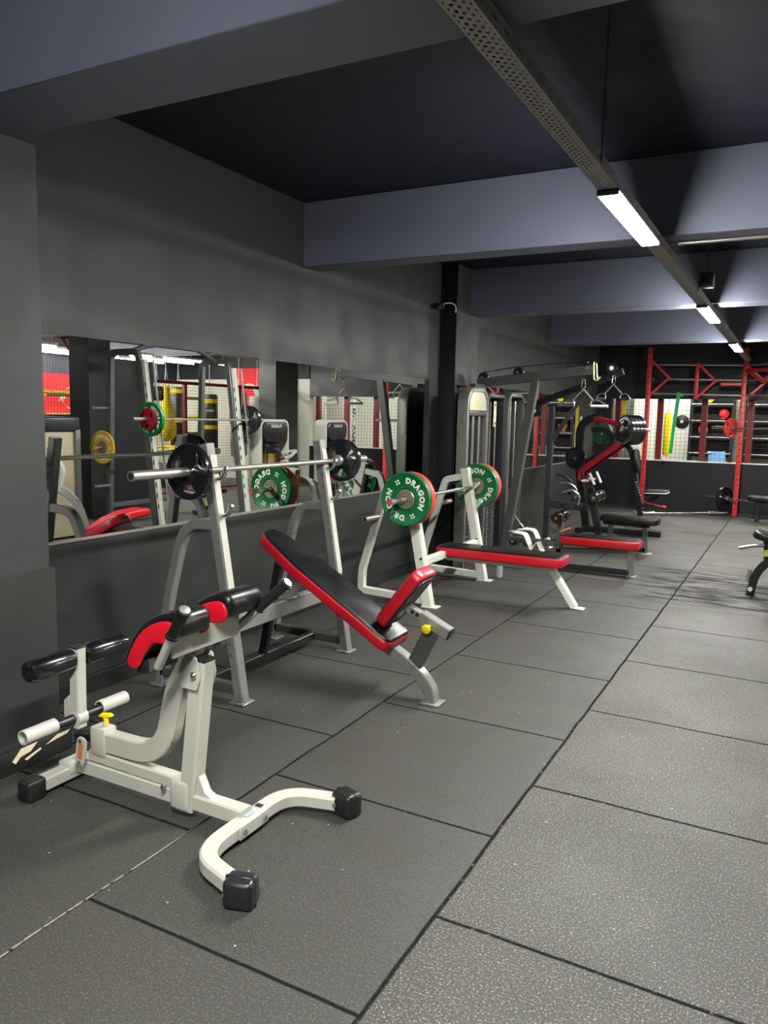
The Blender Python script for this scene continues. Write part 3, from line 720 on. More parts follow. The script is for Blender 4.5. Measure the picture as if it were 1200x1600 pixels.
for x, z, r in ((-3.03, 1.985, .055), (-2.64, 2.035, .055), (-1.92, 2.075, .05), (-2.46, .25, .05), (-2.62, .25, .045)):
    pw = MB().lathe([(0, -.016), (r, -.016), (r-.012, 0), (r, .016), (0, .016)], (x, YA, z), (0, 1, 0), 28).build('pulley', 'black', lat)
    MB().lathe([(0, 0), (.012, 0), (.012, .006), (0, .008)], (x, YA-.048, z), (0, -1, 0), 12).build('axle_bolt', 'chrome', pw)
MB().rod(fillet([(-3.03, YA, 2.04), (-2.64, YA, 2.095), (-2.2, YA, 2.125), (-1.92, YA, 2.128)], .1), .005, 8).build('cable', 'black', lat)
MB().rod([(-1.885, YA, 2.08), (-1.95, YA, 1.95)], .005, 8).build('cable', 'black', lat)
MB().tube([(-2.70, YA, .275), (-2.13, YA, .265)], .05, .06).build('row_rail', 'graphite', lat)
MB().tube([(-2.15, YA, .20), (-1.42, YA, .262)], .06, .05).build('seat_rail', 'graphite', lat)
MB().tube([(-2.12, YA, .01), (-2.12, YA, .52)], .06, .06).build('roller_post', 'graphite', lat)
MB().tube([(-2.74, YA, .04), (-1.40, YA, .04)], .06, .05).build('floor_rail', 'dark', lat)
MB().tube([(-1.385, YA, .01), (-1.40, YA, .285)], .06, .06).build('front_leg', 'grey', lat)
MB().box((-1.38, YA, .006), (.09, .11, .012), .003, 1).build('foot_plate', 'grey', lat)
sp_ = MB().prism(rrect(.77, .26, .03, 3), -.03, .045, frame((-1.70, YA, .335), (1, 0, -.0), (0, 1, 0)), .014, 3).build('seat_pad', 'vinyl', lat)
MB().prism(rrect(.785, .275, .03, 3), -.048, .034, frame((-1.70, YA, .335), (1, 0, 0), (0, 1, 0)), .012, 3).build('side_band', 'red_vinyl', sp_, 'red vinyl side band')
for y0, y1 in ((7.72, 7.87), (7.93, 8.08)):
    MB().lathe([(0, 0), (.05, 0), (.062, .012), (.062, y1-y0-.012), (.05, y1-y0), (0, y1-y0)], (-2.12, y0, .555), (0, 1, 0), 24).build('knee_roller', 'gloss_vinyl', lat)
MB().rod([(-2.12, 7.71, .555), (-2.12, 8.09, .555)], .014, 10).build('roller_axle', 'chrome', lat)
MB().rod([(-2.0, YA-.06, .45), (-2.10, YA-.06, .40)], .01, 10).build('adjuster_pin', 'orange', lat)
for y in (7.74, 8.06):
    MB().tube(fillet([(-2.56, y, .375), (-2.44, y, .365), (-2.36, y, .19), (-2.30, y, .30), (-2.25, y, .19)], .03, 3), .13, .012, ch=.002).build('foot_rest', 'white', lat, 'white folded foot rest plate')
MB().rod([(-2.62, 7.72, .375), (-2.5, 8.08, .372)], .012, 10).build('rest_bar', 'chrome', lat)
def carabiner(root_fn, c):
    x, y, z = c
    MB().rod([(x-.012, y, z+.05), (x+.012, y, z+.05), (x+.02, y, z-.03), (x, y, z-.05), (x-.02, y, z-.03), (x-.012, y, z+.05)], .005, 8).build('carabiner', 'chrome', root_fn)
def row_handle(c, label, grip='bagwhite', wide=.16):
    x, y, z = c
    r = thing('double_grip_attachment', label, 'cable handle', c, 'cable handles hanging on the machines')
    carabiner(r, (x, y, z-.03))
    for s in (-1, 1):
        MB().rod([(x, y, z-.08), (x+s*.10, y, z-.19)], .011, 10).build('yoke', 'chrome', r)
        MB().rod(fillet([(x+s*.08, y-.01, z-.25), (x+s*.09, y, z-.19), (x+s*.16, y, z-.19), (x+s*(.10+wide), y, z-.25)], .03, 4), .008, 10).build('stirrup', 'chrome', r)
        MB().rod([(x+s*.085, y, z-.25), (x+s*(.095+wide), y, z-.25)], .015, 12).build('grip', grip if s > 0 else 'graphite', r)
    return r
row_handle((-1.955, YA, 1.945), 'chrome double handle hanging from the lat pulldown arm')
hk = thing('wall_hook', 'yellow and white hook strap at the tip of the lat pulldown arm', 'hook', (-1.84, YA, 2.0))
MB().tube(fillet([(-1.86, YA-.01, 2.13), (-1.852, YA-.01, 1.96), (-1.82, YA-.01, 1.945), (-1.79, YA-.01, 1.985)], .02, 3), .03, .006, ch=.001).build('hook_strap', 'lime', hk)
MB().tube([(-1.84, YA+.02, 2.12), (-1.825, YA+.02, 1.97)], .02, .006, ch=.001).build('strap', 'letter', hk)
tr_ = thing('row_attachment', 'small chrome chain attachment clipped to the low pulley of the lat machine', 'cable handle', (-2.62, YA, .62))
carabiner(tr_, (-2.62, YA, .60))
MB().lathe([(0, 0), (.016, .01), (.016, .03), (0, .04)], (-2.62, YA, .65), (0, 0, 1), 12).build('stopper', 'black', tr_)
MB().rod([(-2.66, YA, .40), (-2.63, YA, .50), (-2.62, YA, .555), (-2.60, YA, .50), (-2.52, YA, .41)], .007, 8).build('v_link', 'chrome', tr_)
MB().rod([(-2.62, YA, .69), (-2.60, YA, .95)], .004, 8).build('cable', 'black', tr_)
# second machine, all black
lb = thing('low_row_machine', 'black cable row machine with black bench seat behind the red seated one', 'cable machine', (-2.4, 9.2, 0))
stack_tower(lb, -3.165, -2.975, 8.22, .56, 1.82, 'dark', 'blackwall', r=.07)
lp_ = MB().box((-2.968, 8.12, 1.60), (.012, .075, .28), .006).build('number_strip', 'paper', lb, 'cream strip label with two black screws')
for z in (1.50, 1.70): MB().lathe([(0, 0), (.014, 0), (.014, .004), (0, .006)], (-2.962, 8.12, z), (1, 0, 0), 12).build('screw', 'black', lp_)
stack_tower(lb, -3.165, -2.96, 8.86, .58, 1.85, 'graphite', 'dark', r=.14)
YB = 9.4
MB().tube([(-2.70, YB, .02), (-2.70, YB, 1.72)], .07, .07).build('column', 'dark', lb)
MB().tube([(-3.02, YB, 1.70), (-1.87, YB, 2.13)], .07, .075).build('top_arm', 'black', lb)
MB().tube([(-2.68, YB, 1.30), (-2.23, YB, 2.0)], .05, .05).build('brace', 'dark', lb)
MB().tube([(-3.0, YB, .05), (-1.50, YB, .05)], .06, .06).build('floor_rail', 'black', lb)
for x, z, r in ((-1.99, 2.165, .065), (-2.90, 1.655, .075)):
    pw = MB().lathe([(0, -.018), (r, -.018), (r-.014, 0), (r, .018), (0, .018)], (x, YB-.06, z), (0, 1, 0), 28).build('pulley', 'black', lb)
    MB().lathe([(0, 0), (.026, 0), (.026, .004), (0, .006)], (x, YB-.078, z), (0, -1, 0), 16).build('hub_cap', 'bagwhite', pw, 'white hub cap')
MB().rod([(-2.9, YB-.06, 1.73), (-2.0, YB-.06, 2.10)], .004, 8).build('cable', 'black', lb)
MB().tube([(-2.02, YB, .05), (-2.16, YB, .62)], .06, .07).build('sloped_post', 'black', lb)
MB().tube([(-2.72, YB, .52), (-2.2, YB, .50)], .05, .09).build('row_beam', 'dark', lb)
for y0, y1 in ((9.20, 9.37), (9.43, 9.60)):
    MB().lathe([(0, 0), (.05, 0), (.065, .012), (.065, y1-y0-.012), (.05, y1-y0), (0, y1-y0)], (-2.09, y0, .645), (0, 1, 0), 24).build('knee_roller', 'gloss_vinyl', lb)
MB().rod([(-2.09, 9.19, .645), (-2.09, 9.61, .645)], .014, 10).build('roller_axle', 'chrome', lb)
MB().prism(rrect(.66, .28, .04, 3), -.035, .04, frame((-1.69, YB, .395), (1, 0, -.02), (0, 1, 0)), .016, 3).build('seat_pad', 'vinyl', lb)
MB().tube([(-2.0, YB, .34), (-1.46, YB, .34)], .06, .05).build('seat_rail', 'black', lb)
for x in (-1.905, -1.505):
    MB().tube([(x, YB, .01), (x-.01, YB, .34)], .06, .055).build('leg', 'graphite', lb)
MB().box((-1.49, YB, .006), (.14, .14, .012), .003, 1).build('foot_plate', 'steel', lb)
row_handle((-1.96, YB-.06, 2.06), 'chrome curved lat bar hanging from the black machine arm', 'rubber', .10)
for k, (x, z, lab) in enumerate(((-2.42, .80, 'black rope handle lying highest on the low row beam'), (-2.34, .73, 'chrome bent bar hanging in the middle of the low row beam'), (-2.28, .66, 'short chrome bar hanging lowest on the low row beam'))):
    r = thing('cable_attachment', lab, 'cable handle', (x, YB-.06, z), 'cable attachments on the low row beam')
    MB().rod(fillet([(x-.16, YB-.1-.09*k, z+.09-.03*k), (x-.05, YB-.1-.09*k, z+.08), (x+.05, YB-.09-.09*k, z), (x+.02, YB-.08-.09*k, z-.12)], .05), .014, 10).build('bar', 'rubber' if k == 0 else 'chrome', r)
    MB().lathe([(0, 0), (.03, .01), (.03, .04), (0, .05)], (x+.02, YB-.08-.09*k, z-.15), (0, 0, 1), 12).build('grip', 'rubber', r)

yb_ = thing('resistance_band', 'yellow band looped over the left end of the far wire fence rail', 'resistance band', (-2.93, 15.0, 1.5))
MB().tube(fillet([(-2.93, 14.957, 1.95), (-2.93, 14.957, 2.054), (-2.93, 15.043, 2.054), (-2.93, 15.04, 1.6), (-2.94, 15.03, 1.02), (-2.94, 15.0, 1.0), (-2.94, 14.962, 1.02), (-2.935, 14.958, 1.5), (-2.93, 14.957, 1.95)], .02, 3), .06, .005, (1, 0, 0), ch=.001).build('band_loop', 'yellow', yb_)

# ------------------------------------------------------------------ plate loaded row machine
YC = 10.9
pm_ = thing('plate_loaded_machine', 'black plate loaded row machine with dark red lever arms and chest pad', 'weight machine', (-2.2, YC, 0))
MB().tube(fillet([(-2.55, YC, .02), (-2.70, YC, .9), (-2.72, YC, 1.48), (-2.55, YC, 1.60), (-2.45, YC, 1.59)], .15), .09, .10).build('main_column', 'black', pm_)
MB().tube(fillet([(-2.55, YC, 1.43), (-2.32, YC, 1.44), (-2.24, YC, 1.28), (-2.45, YC, 1.05), (-2.68, YC, .95)], .12), .06, .07).build('curved_frame', 'black', pm_)
MB().tube([(-2.6, YC-.3, .04), (-2.6, YC+.3, .04)], .08, .07, (1, 0, 0)).tube([(-2.6, YC, .04), (-1.55, YC, .04)], .08, .07).build('base', 'black', pm_)
MB().tube([(-2.38, YC, .04), (-2.52, YC, .62)], .07, .08).build('strut', 'black', pm_)
for s, lab in ((-1, None), (1, None)):
    y = YC+s*.2
    MB().tube([(-2.50, YC+s*.1, 1.585), (-2.12, y, 1.50)], .045, .06).build('upper_arm', 'armred', pm_)
    MB().tube([(-2.66, y, .83), (-2.12, y, 1.25)], .05, .075).build('lever_arm', 'armred', pm_)
    MB().tube([(-2.64, y, .86), (-2.645, y, .72)], .04, .04).build('handle_bracket', 'armred', pm_)
    MB().rod([(-2.60, y-.03, .725), (-2.50, y-.03, .73)], .017, 12).build('grip', 'bagwhite', pm_)
    MB().rod([(-2.50, y, .83), (-2.42, y-.04, .68)], .019, 12).build('grip', 'bagwhite', pm_)
    q = V((-2.06, YC-.24, 1.437)) if s < 0 else V((-2.0, YC+.25, 1.437)); MB().rod([q-V((.62, .78, 0))*.06, q+V((.62, .78, 0))*.24], .0245, 12).build('plate_peg', 'chrome', pm_)
MB().tube(fillet([(-1.80, YC, .03), (-1.84, YC, .35), (-2.0, YC, 1.18), (-2.12, YC, 1.27)], .1), .06, .07).build('chest_post', 'black', pm_)
m = MB()
for k in range(9): m.lathe([(0, 0), (.007, 0), (.007, .002), (0, .002)], (-1.80-.0135*k, YC-.032, .45+.035*k), (0, -1, 0), 8)
m.build('adjuster_hole', 'letter', pm_)
MB().prism(rrect(.32, .24, .06, 4), -.04, .04, frame((-1.925, YC, 1.02), (.2, 0, -1), (0, 1, 0)), .022, 3).build('chest_pad', 'vinyl', pm_)
st_ = MB().prism(rrect(.30, .34, .05, 4), -.03, .035, frame((-1.64, YC, .60), (1, 0, .03), (0, 1, 0)), .014, 3).build('seat', 'vinyl', pm_)
MB().prism(rrect(.31, .35, .05, 4), .0, .012, frame((-1.64, YC, .60), (1, 0, .03), (0, 1, 0)), .004, 1).build('seat_piping', 'letter', st_, 'white piping')
MB().tube([(-1.82, YC, .42), (-1.60, YC, .56)], .05, .06).build('seat_support', 'black', pm_)
MB().rod([(-1.80, YC-.12, .48), (-1.55, YC-.12, .43)], .014, 10).lathe([(0, 0), (.022, 0), (.022, .06), (0, .06)], (-1.55, YC-.12, .43), (1, 0, -.2), 12).build('foot_peg', 'armred', pm_)
MB().rod([(-1.98, YC-.25, .13), (-1.5, YC-.25, .12)], .018, 10).build('foot_bar', 'chrome', pm_)
g = 'black plates on the plate loaded machine'
def solid_plate(c, r, th, label, group, ax, mat='iron'):
    p = thing('round_plate', label, 'weight plate', c, group); h = th/2
    MB().lathe([(.025, -h), (r*.34, -h), (r*.38, -h+.006), (r*.82, -h+.010), (r*.86, -h), (r*.97, -h), (r, -h+.006), (r, h-.006), (r*.97, h), (.025, h), (.025, -h)], c, ax, 40).build('disc', mat, p)
    m = MB(); A = V(ax).normalized(); u = A.cross(V((0, 0, 1))).normalized(); w = u.cross(A)
    for k in range(3):
        a = 2*PI*k/3+.5; m.lathe([(0, 0), (r*.12, 0), (r*.1, -.004), (0, -.005)], V(c)-A*(h-.008)+u*r*.6*math.cos(a)+w*r*.6*math.sin(a), ax, 14)
    m.build('boss', mat, p); return p
ax = (.93, -.26, .1)
for k, (lab) in enumerate(('nearest large black plate on the lever arm peg of the row machine', 'second large black plate on the lever arm peg', 'third large black plate on the lever arm peg', 'fourth large black plate, innermost on the lever arm peg')):
    solid_plate(V((-2.06, YC-.24, 1.437))+V((.62, .78, 0))*(.06*k), .20, .055, lab, g, V((.62, .78, 0)))
solid_plate((-2.68, YC-.30, 1.035), .15, .05, 'single small black plate at the lower end of the dark red lever arm', g, (.2, 1, 0))
solid_plate((-2.46, YC+.28, 1.38), .16, .05, 'green plate on the far side of the plate loaded row machine', 'green plates on the row machine', (.5, 1, 0), 'green')
MB().rod([(-2.68, YC-.36, 1.035), (-2.66, YC, 1.03)], .02, 12).build('plate_peg', 'chrome', pm_)

# ------------------------------------------------------------------ red rig in front of the far mirror
YR = 14.2
rig = thing('pull_up_rig', 'red perforated pull up rig with grey bars in front of the far half wall', 'rig', (-1.0, YR, 0))
def rig_post(x, zt, name='upright'):
    m = MB().box((x, YR, zt/2), (.075, .075, zt), .006, 2).mat(1)
    z = .12
    while z < zt-.05:
        for d in ((0, -1), (1, 0), (-1, 0)):
            m.lathe([(0, 0), (.0125, 0), (.0125, .0008), (0, .0008)], (x+d[0]*.0372, YR+d[1]*.0372, z), (d[0], d[1], 0), 8)
        z += .10
    return m.build(name, ['rigred', 'black'], rig)
rig_post(-2.38, 2.83); rig_post(-.86, 2.80)
Q = V((-.86, YR, 0)); U_ = V((.82, -.572, 0)).normalized(); N_ = V((-U_.y, U_.x, 0))*-1      # beyond this post the rig turns towards the room
P3 = Q+U_*1.5
MB().box((P3.x, P3.y, 1.4), (.075, .075, 2.8), .006, 2).build('upright', 'rigred', rig)
rig_post_ = MB().box((-1.60, YR, 2.25), (.06, .06, .60), .006, 2).build('hanger_post', 'rigred', rig)
for x, zt, zb, tip in ((-2.345, 2.60, 2.02, .30), (-1.575, 2.53, 1.98, .27), (-.83, 2.50, 1.96, .28)):
    tz = (zt+zb)/2
    MB().tube([(x, YR, zt), (x+tip, YR, tz), (x, YR, zb)], .045, .04, (0, 1, 0)).build('triangle_bracket', 'rigred', rig)
for z, y, r in ((2.53, YR+.03, .016), (2.035, YR+.03, .016), (2.28, YR, .017)):
    MB().rod([(-2.38 if z != 2.28 else -2.08, y, z+.01), (-.84, y, z-.02)], r, 12).build('pull_up_bar', 'steel', rig)
    MB().rod([Q+V((0, 0, z-.02)), P3+V((0, 0, z-.02))], r, 12).build('pull_up_bar', 'steel', rig)
MB().tube([Q+V((0, 0, 2.42)), P3+V((0, 0, 2.42))], .06, .06, N_).build('cross_beam', 'rigred', rig)
MB().tube([(-1.22, YR-.02, 2.20), (-.9, YR-.02, 2.20)], .05, .05, (0, 1, 0)).build('stub_arm', 'rigred', rig)
MB().tube([Q+U_*.32+V((0, 0, 2.24)), Q+U_*.66+V((0, 0, 2.42))], .05, .05, N_).build('diagonal_brace', 'rigred', rig)
MB().tube([Q+U_*.04+V((0, 0, 2.42)), Q+U_*.32+V((0, 0, 2.24))], .05, .05, N_).build('diagonal_brace', 'rigred', rig)
for x in (-2.38, -.86):
    MB().tube([(x, YR, 2.3), (x, 14.66, 2.3)], .05, .05, (1, 0, 0)).build('wall_tie', 'rigred', rig)
    MB().box((x, YR, .005), (.16, .16, .01), .002, 1).build('foot_plate', 'dark', rig)
for z in (1.44, .255):
    for b_ in (Q, P3):
        MB().tube(fillet([b_+N_*.03+V((0, 0, z)), b_+N_*.13+V((0, 0, z)), b_+N_*.135+V((0, 0, z+.06))], .015, 3), .05, .012, U_, ch=.002).build('bar_cup', 'graphite', rig)
bd = thing('resistance_band', 'long green resistance band looped over the grey bar of the red rig', 'resistance band', (-1.9, YR, 1.5))
MB().tube(fillet([(-1.88, YR+.052, 1.98), (-1.88, YR+.052, 2.065), (-1.88, YR+.008, 2.065), (-1.91, YR-.005, 1.6), (-1.95, YR-.002, 1.03), (-1.95, YR+.02, 1.01), (-1.95, YR+.045, 1.03), (-1.93, YR+.055, 1.5), (-1.88, YR+.052, 1.98)], .02, 3), .055, .005, (1, 0, 0), ch=.001).box((-1.85, YR+.02, 2.02), (.09, .012, .05), .004).build('band_loop', 'band', bd)
YB_ = YR-.1
rz_ = math.atan2(U_.y, U_.x)
def on_rig(o, s_, z, spin=0.):
    """seat a bar or plate at distance s_ along the turned side of the rig"""
    p = Q+U_*s_+N_*.1; o.location = (p.x, p.y, z); o.rotation_euler = (0, 0, rz_+spin); return o
on_rig(barbell(-1.1, 1.1, 0, 1.478, -.68, .65, 'chrome barbell with red plates racked high on the red rig', axis=0, mat='chrome'), .61, 1.478)
on_rig(grip_plate((0, 0, 1.478), .165, .04, 'bright red plate on the high barbell of the rig', 'red plates on the rig barbell', 'rigred'), -.12, 1.478, -PI/2)
on_rig(barbell(-1.1, 1.1, 0, .292, -.68, .66, 'chrome barbell with a black plate racked near the floor on the rig', axis=0, mat='chrome'), .59, .292)
on_rig(grip_plate((0, 0, .292), .20, .045, 'black slotted plate on the low barbell of the rig', 'plates on the low rig barbell'), -.14, .292, -PI/2)
fbar = barbell(-.85, .85, 0, 0, -.5, .5, 'chrome barbell lying on the floor before the far wall', axis=0, mat='chrome')
fbar.location = (-1.65, 13.72, .041); fbar.rotation_euler = (0, 0, math.radians(38))
bk = thing('flat_bench', 'low black flat bench on the floor behind the right rig post', 'weight bench', (-.35, 13.95, 0))
MB().prism(rrect(1.1, .28, .05, 3), -.04, .04, frame((-.1, 13.75, .36), (1, 0, 0), (0, 1, 0)), .016, 3).build('pad', 'vinyl', bk)
for x in (-.5, .3): MB().tube([(x, 13.75, .01), (x, 13.75, .33)], .06, .06).tube([(x, 13.55, .03), (x, 13.95, .03)], .05, .05, (1, 0, 0)).build('leg', 'black', bk)

# ------------------------------------------------------------------ bench cut off by the right edge
eb = thing('adjustable_bench', 'black curved bench with lime stickers cut off by the right edge', 'exercise bench', (0, 7.7, 0))
YE = 7.7
MB().tube(fillet([(-.285, YE, .02), (-.25, YE, .22), (-.12, YE, .36), (.02, YE, .34), (.10, YE, .06)], .16, 8), .06, .07).build('curved_frame', 'black', eb)
MB().tube([(.11, YE-.2, .03), (.11, YE+.2, .03)], .06, .06, (1, 0, 0)).build('rear_foot', 'black', eb)
MB().box((-.287, YE, .012), (.07, .09, .024), .006).build('foot_cap', 'rubber', eb)
MB().tube([(-.17, YE, .34), (-.185, YE, .52)], .05, .055).build('pad_post', 'black', eb)
MB().tube([(-.172, YE, .37), (-.180, YE, .43)], .056, .061, ch=.004).build('sticker', 'lime', eb)
MB().box((-.06, YE, .385), (.07, .063, .06), .004).build('sticker', 'lime', eb)
MB().prism(rrect(.42, .26, .07, 4), -.035, .035, frame((-.09, YE, .522), (.97, 0, -.24), (0, 1, 0)), .022, 4).build('pad', 'vinyl', eb)
MB().rod([(-.20, YE-.1, .48), (-.30, YE-.12, .465), (-.40, YE-.14, .44)], .0155, 12).build('handle', 'grey', eb)
MB().rod([(-.315, YE-.02, .12), (-.30, YE-.02, .23)], .018, 12).build('roller', 'chrome', eb)
MB().rod([(-.285, YE-.09, .07), (-.285, YE+.09, .07)], .014, 12).build('axle', 'chrome', eb)
for y in (-.1, .1): MB().lathe([(0, 0), (.02, 0), (.02, .012), (0, .012)], (-.285, YE+y-.006, .07), (0, 1, 0), 14).build('axle_cap', 'letter', eb)

# ------------------------------------------------------------------ the right-hand side of the room, seen in the mirrors
sm = thing('smith_machine', 'grey smith machine with arched top seen in the left mirror', 'smith machine', (.9, 8.26, 0))
XF, XR_ = .45, 1.2
for y in (7.30, 9.05):
    MB().tube(fillet([(XF-.0, y, .02), (XF+.27, y, 2.26), (XF+.34, y, 2.30), (XR_, y, 2.30), (XR_+.02, y, 2.18), (XR_+.10, y, .02)], .14, 6), .07, .08).build('side_frame', 'graphite', sm)
    lean = lambda z: XF-.10+.125*z
    m = MB().tube([(lean(.02), y, .02), (lean(2.2), y, 2.2)], .06, .06, (0, 1, 0)).mat(1)
    for k in range(12): m.box((lean(.35+k*.14), y-.0315, .35+k*.14), (.016, .003, .06))
    m.build('notched_rail', ['white', 'black'], sm)
    MB().rod([(lean(.05)-.10, y+.05, .05), (lean(2.2)-.10, y+.05, 2.2)], .014, 12).build('guide_rod', 'chrome', sm)
    MB().tube([(XF-.25, y, .035), (XR_+.2, y, .035)], .08, .06).build('base_rail', 'graphite', sm)
    for z in (1.585, 1.075, .575):
        d = -1 if y < 8 else 1
        MB().lathe([(0, 0), (.022, 0), (.022, .24), (0, .24)], (XR_+.05, y+d*.03, z), (0, d, 0), 16).build('plate_peg', 'chrome', sm)
MB().rod(fillet([(.95, 7.30, 2.28), (.95, 7.68, 2.42), (.95, 8.26, 2.50), (.95, 8.75, 2.42), (.95, 9.05, 2.28)], .2, 5), .035, 14).build('top_arch', 'graphite', sm)
MB().tube([(XR_+.08, 7.30, .30), (XR_+.08, 9.05, .30)], .06, .06, (1, 0, 0)).build('rear_tie', 'graphite', sm)
barbell(6.90, 9.48, XF-.02, 1.455, 7.25, 9.10, 'smith machine bar loaded with a green plate seen in the mirror')
bumper((XF-.02, 7.20, 1.455), .055, 'green', 'green bumper plate on the smith machine bar seen in the mirror', 'plates on the smith machine', mid=-20)
grip_plate((XF-.02, 7.145, 1.455), .14, .04, 'dark red grip plate over the green one on the smith machine bar', 'plates on the smith machine', 'armred')
grip_plate((XF-.02, 9.16, 1.455), .21, .045, 'black plate on the far end of the smith machine bar', 'plates on the smith machine')
bumper((XR_+.05, 7.16, 1.075), .03, 'yellowrub', 'yellow bumper plate hanging on the smith machine peg seen in the mirror', 'plates on the smith machine', mid=90)

def selector_machine(y, label):
    r = thing('selector_machine', label, 'weight machine', (.62, y, 0), 'silver selector machines in the mirror')
    w = .74
    MB().prism(hoop(w, 1.47, .12, .045), .42, .66, YZ(0, y, 0), .014, 2).build('tower_frame', 'silver', r)
    MB().prism(arch(w-.07, 1.44, .08), .60, .615, YZ(0, y, 0)).build('back_panel', 'olive', r)
    MB().prism([(-.30, .0), (-.22, -.07), (.22, -.07), (.30, 0), (.32, .16), (.25, .235), (-.25, .235), (-.32, .16)], .40, .46, YZ(0, y, 1.19), .02, 3).build('head_shroud', 'plastic', r)
    sh = MB().prism(rrect(.40, .17, .03, 3), .43, .50, YZ(0, y-.02, 1.03), .012, 2).build('stack_cover', 'iron', r)
    m = MB(); text_on(m, 'PLANAX', .068, lambda u, v: (.3985, y-u, 1.365+v), .04)
    m.build('lettering', 'letter', r)
    m = MB()
    for k in range(10): m.box((.55, y, .12+k*.06), (.07, .42, .054), .004, 1)
    m.build('weight_stack', 'dark', r)
    for d in (-.12, .12): MB().rod([(.52, y+d, .05), (.52, y+d, 1.2)], .012, 10).build('guide_rod', 'chrome', r)
    MB().tube(fillet([(.40, y-.1, .04), (-.0+.15, y-.1, .04)], .1), .08, .06).build('base_rail', 'silver', r)
    MB().tube(fillet([(.44, y+.2, .95), (.22, y+.3, 1.0), (.12, y-.05, .90), (.12, y-.2, .90)], .1), .04, .045, (0, 0, 1)).build('lever', 'silver', r)
    MB().rod([(.12, y-.18, .90), (.12, y-.32, .89)], .02, 12).build('grip', 'rubber', r)
    MB().prism(rrect(.34, .34, .05, 4), -.035, .035, frame((.24, y-.1, .44), (1, 0, 0), (0, 1, 0)), .02, 3).build('seat', 'red_vinyl', r)
    MB().tube([(.24, y-.1, .06), (.24, y-.1, .40)], .06, .06).build('seat_post', 'silver', r)
    return r
selector_machine(9.80, 'silver selector machine with olive panel, nearer one in the left mirror')
selector_machine(11.62, 'silver selector machine with olive panel, farther one in the left mirror')

lm = thing('leg_machine', 'beige cabinet leg machine with curved grey arm at the left of the mirror', 'weight machine', (1.2, 6.5, 0))
MB().span((1.0, 6.08, .02), (1.42, 6.52, 1.30), .02, 2).build('cabinet', 'beige', lm)
MB().span((.96, 6.04, 1.30), (1.46, 6.57, 1.47), .03, 3).build('cap', 'dark', lm)
MB().span((.97, 6.50, .02), (1.44, 6.58, 1.32), .012).build('side_panel', 'graphite', lm)
MB().tube(fillet([(.9, 5.75, .72), (.62, 5.98, .68), (.50, 6.15, .45), (.48, 6.22, .02)], .25, 8), .09, .09, (.6, -.8, 0)).build('curved_arm', 'grey', lm)
MB().tube(fillet([(.95, 6.1, 1.12), (.80, 6.18, .85), (.85, 6.10, .55)], .08), .05, .05, (1, 0, 0)).build('lever', 'silver', lm)
MB().rod([(.8, 5.85, .45), (.6, 6.05, .45)], .025, 12).build('foot_bar', 'silver', lm)
lc = thing('leg_curl_bench', 'curved red padded bench at the lower left of the mirror', 'exercise bench', (.4, 6.6, 0))
MB().prism([(6.22, .20), (6.45, .31), (6.70, .37), (6.98, .385), (7.02, .33), (6.98, .29), (6.72, .275), (6.48, .215), (6.26, .11)], .16, .42, YZ(0, -.1, 0), .022, 3).build('pad', 'red_vinyl', lc)
MB().tube([(.29, 6.20, .03), (.29, 6.9, .03)], .07, .06, (1, 0, 0)).tube([(.29, 6.65, .05), (.29, 6.68, .28)], .06, .06, (1, 0, 0)).build('frame', 'grey', lc)

# boxing cage
cg = thing('boxing_cage', 'maroon framed wire mesh cage around the boxing area seen in the mirror', 'cage', (3.6, 9, 0))
def cage_run(root, p0, p1, zt, n, step=.055, post='cagered', pw=.07):
    p0, p1 = V(p0), V(p1); d = p1-p0; L = d.length; u = d/L; side = V((0, 0, 1))
    for k in range(n+1):
        q = p0+d*k/n
        MB().box((q.x, q.y, zt/2), (pw, pw, zt), .004, 1).build('post', post, root)
    MB().tube([(p0.x, p0.y, zt-.03), (p1.x, p1.y, zt-.03)], .06, .06, side.cross(u)).build('top_rail', post, root)
    MB().tube([(p0.x, p0.y, .05), (p1.x, p1.y, .05)], .05, .05, side.cross(u)).build('bottom_rail', post, root)
    for k in range(n):
        a = p0+d*k/n; b = p0+d*(k+1)/n; m = MB(); t = .0042
        w = (b-a).length; c = (a+b)/2
        nn = int(w/step)
        for i in range(1, nn):
            q = a+u*w*i/nn; m.box((q.x, q.y, zt/2), (t, t, zt-.1))
        nz = int(zt/step); ang = Matrix.Rotation(math.atan2(u.y, u.x), 3, 'Z')
        for i in range(1, nz): m.box((c.x, c.y, zt*i/nz), (w-.06, t, t), rot=ang)
        m.build('mesh_panel', 'wire', root)
cage_run(cg, (3.6, 7.0, 0), (3.6, 9.0, 0), 2.72, 2)
cage_run(cg, (3.6, 9.65, 0), (3.6, 14.5, 0), 2.13, 3)
for z0, y0, y1 in ((2.3, 8.9, 8.5), (2.3, 7.05, 7.45)):
    MB().tube([(3.6, y0, 2.2), (3.6, y1, 2.68)], .04, .04, (1, 0, 0)).build('corner_brace', 'cagered', cg)
bc = thing('wire_mesh_fence', 'maroon wire mesh fence in the opening above the far half wall', 'fence', (0, 15.0, 0))
cage_run(bc, (-3.03, 15.0, 0), (3.0, 15.0, 0), 2.05, 8, .07, pw=.10)
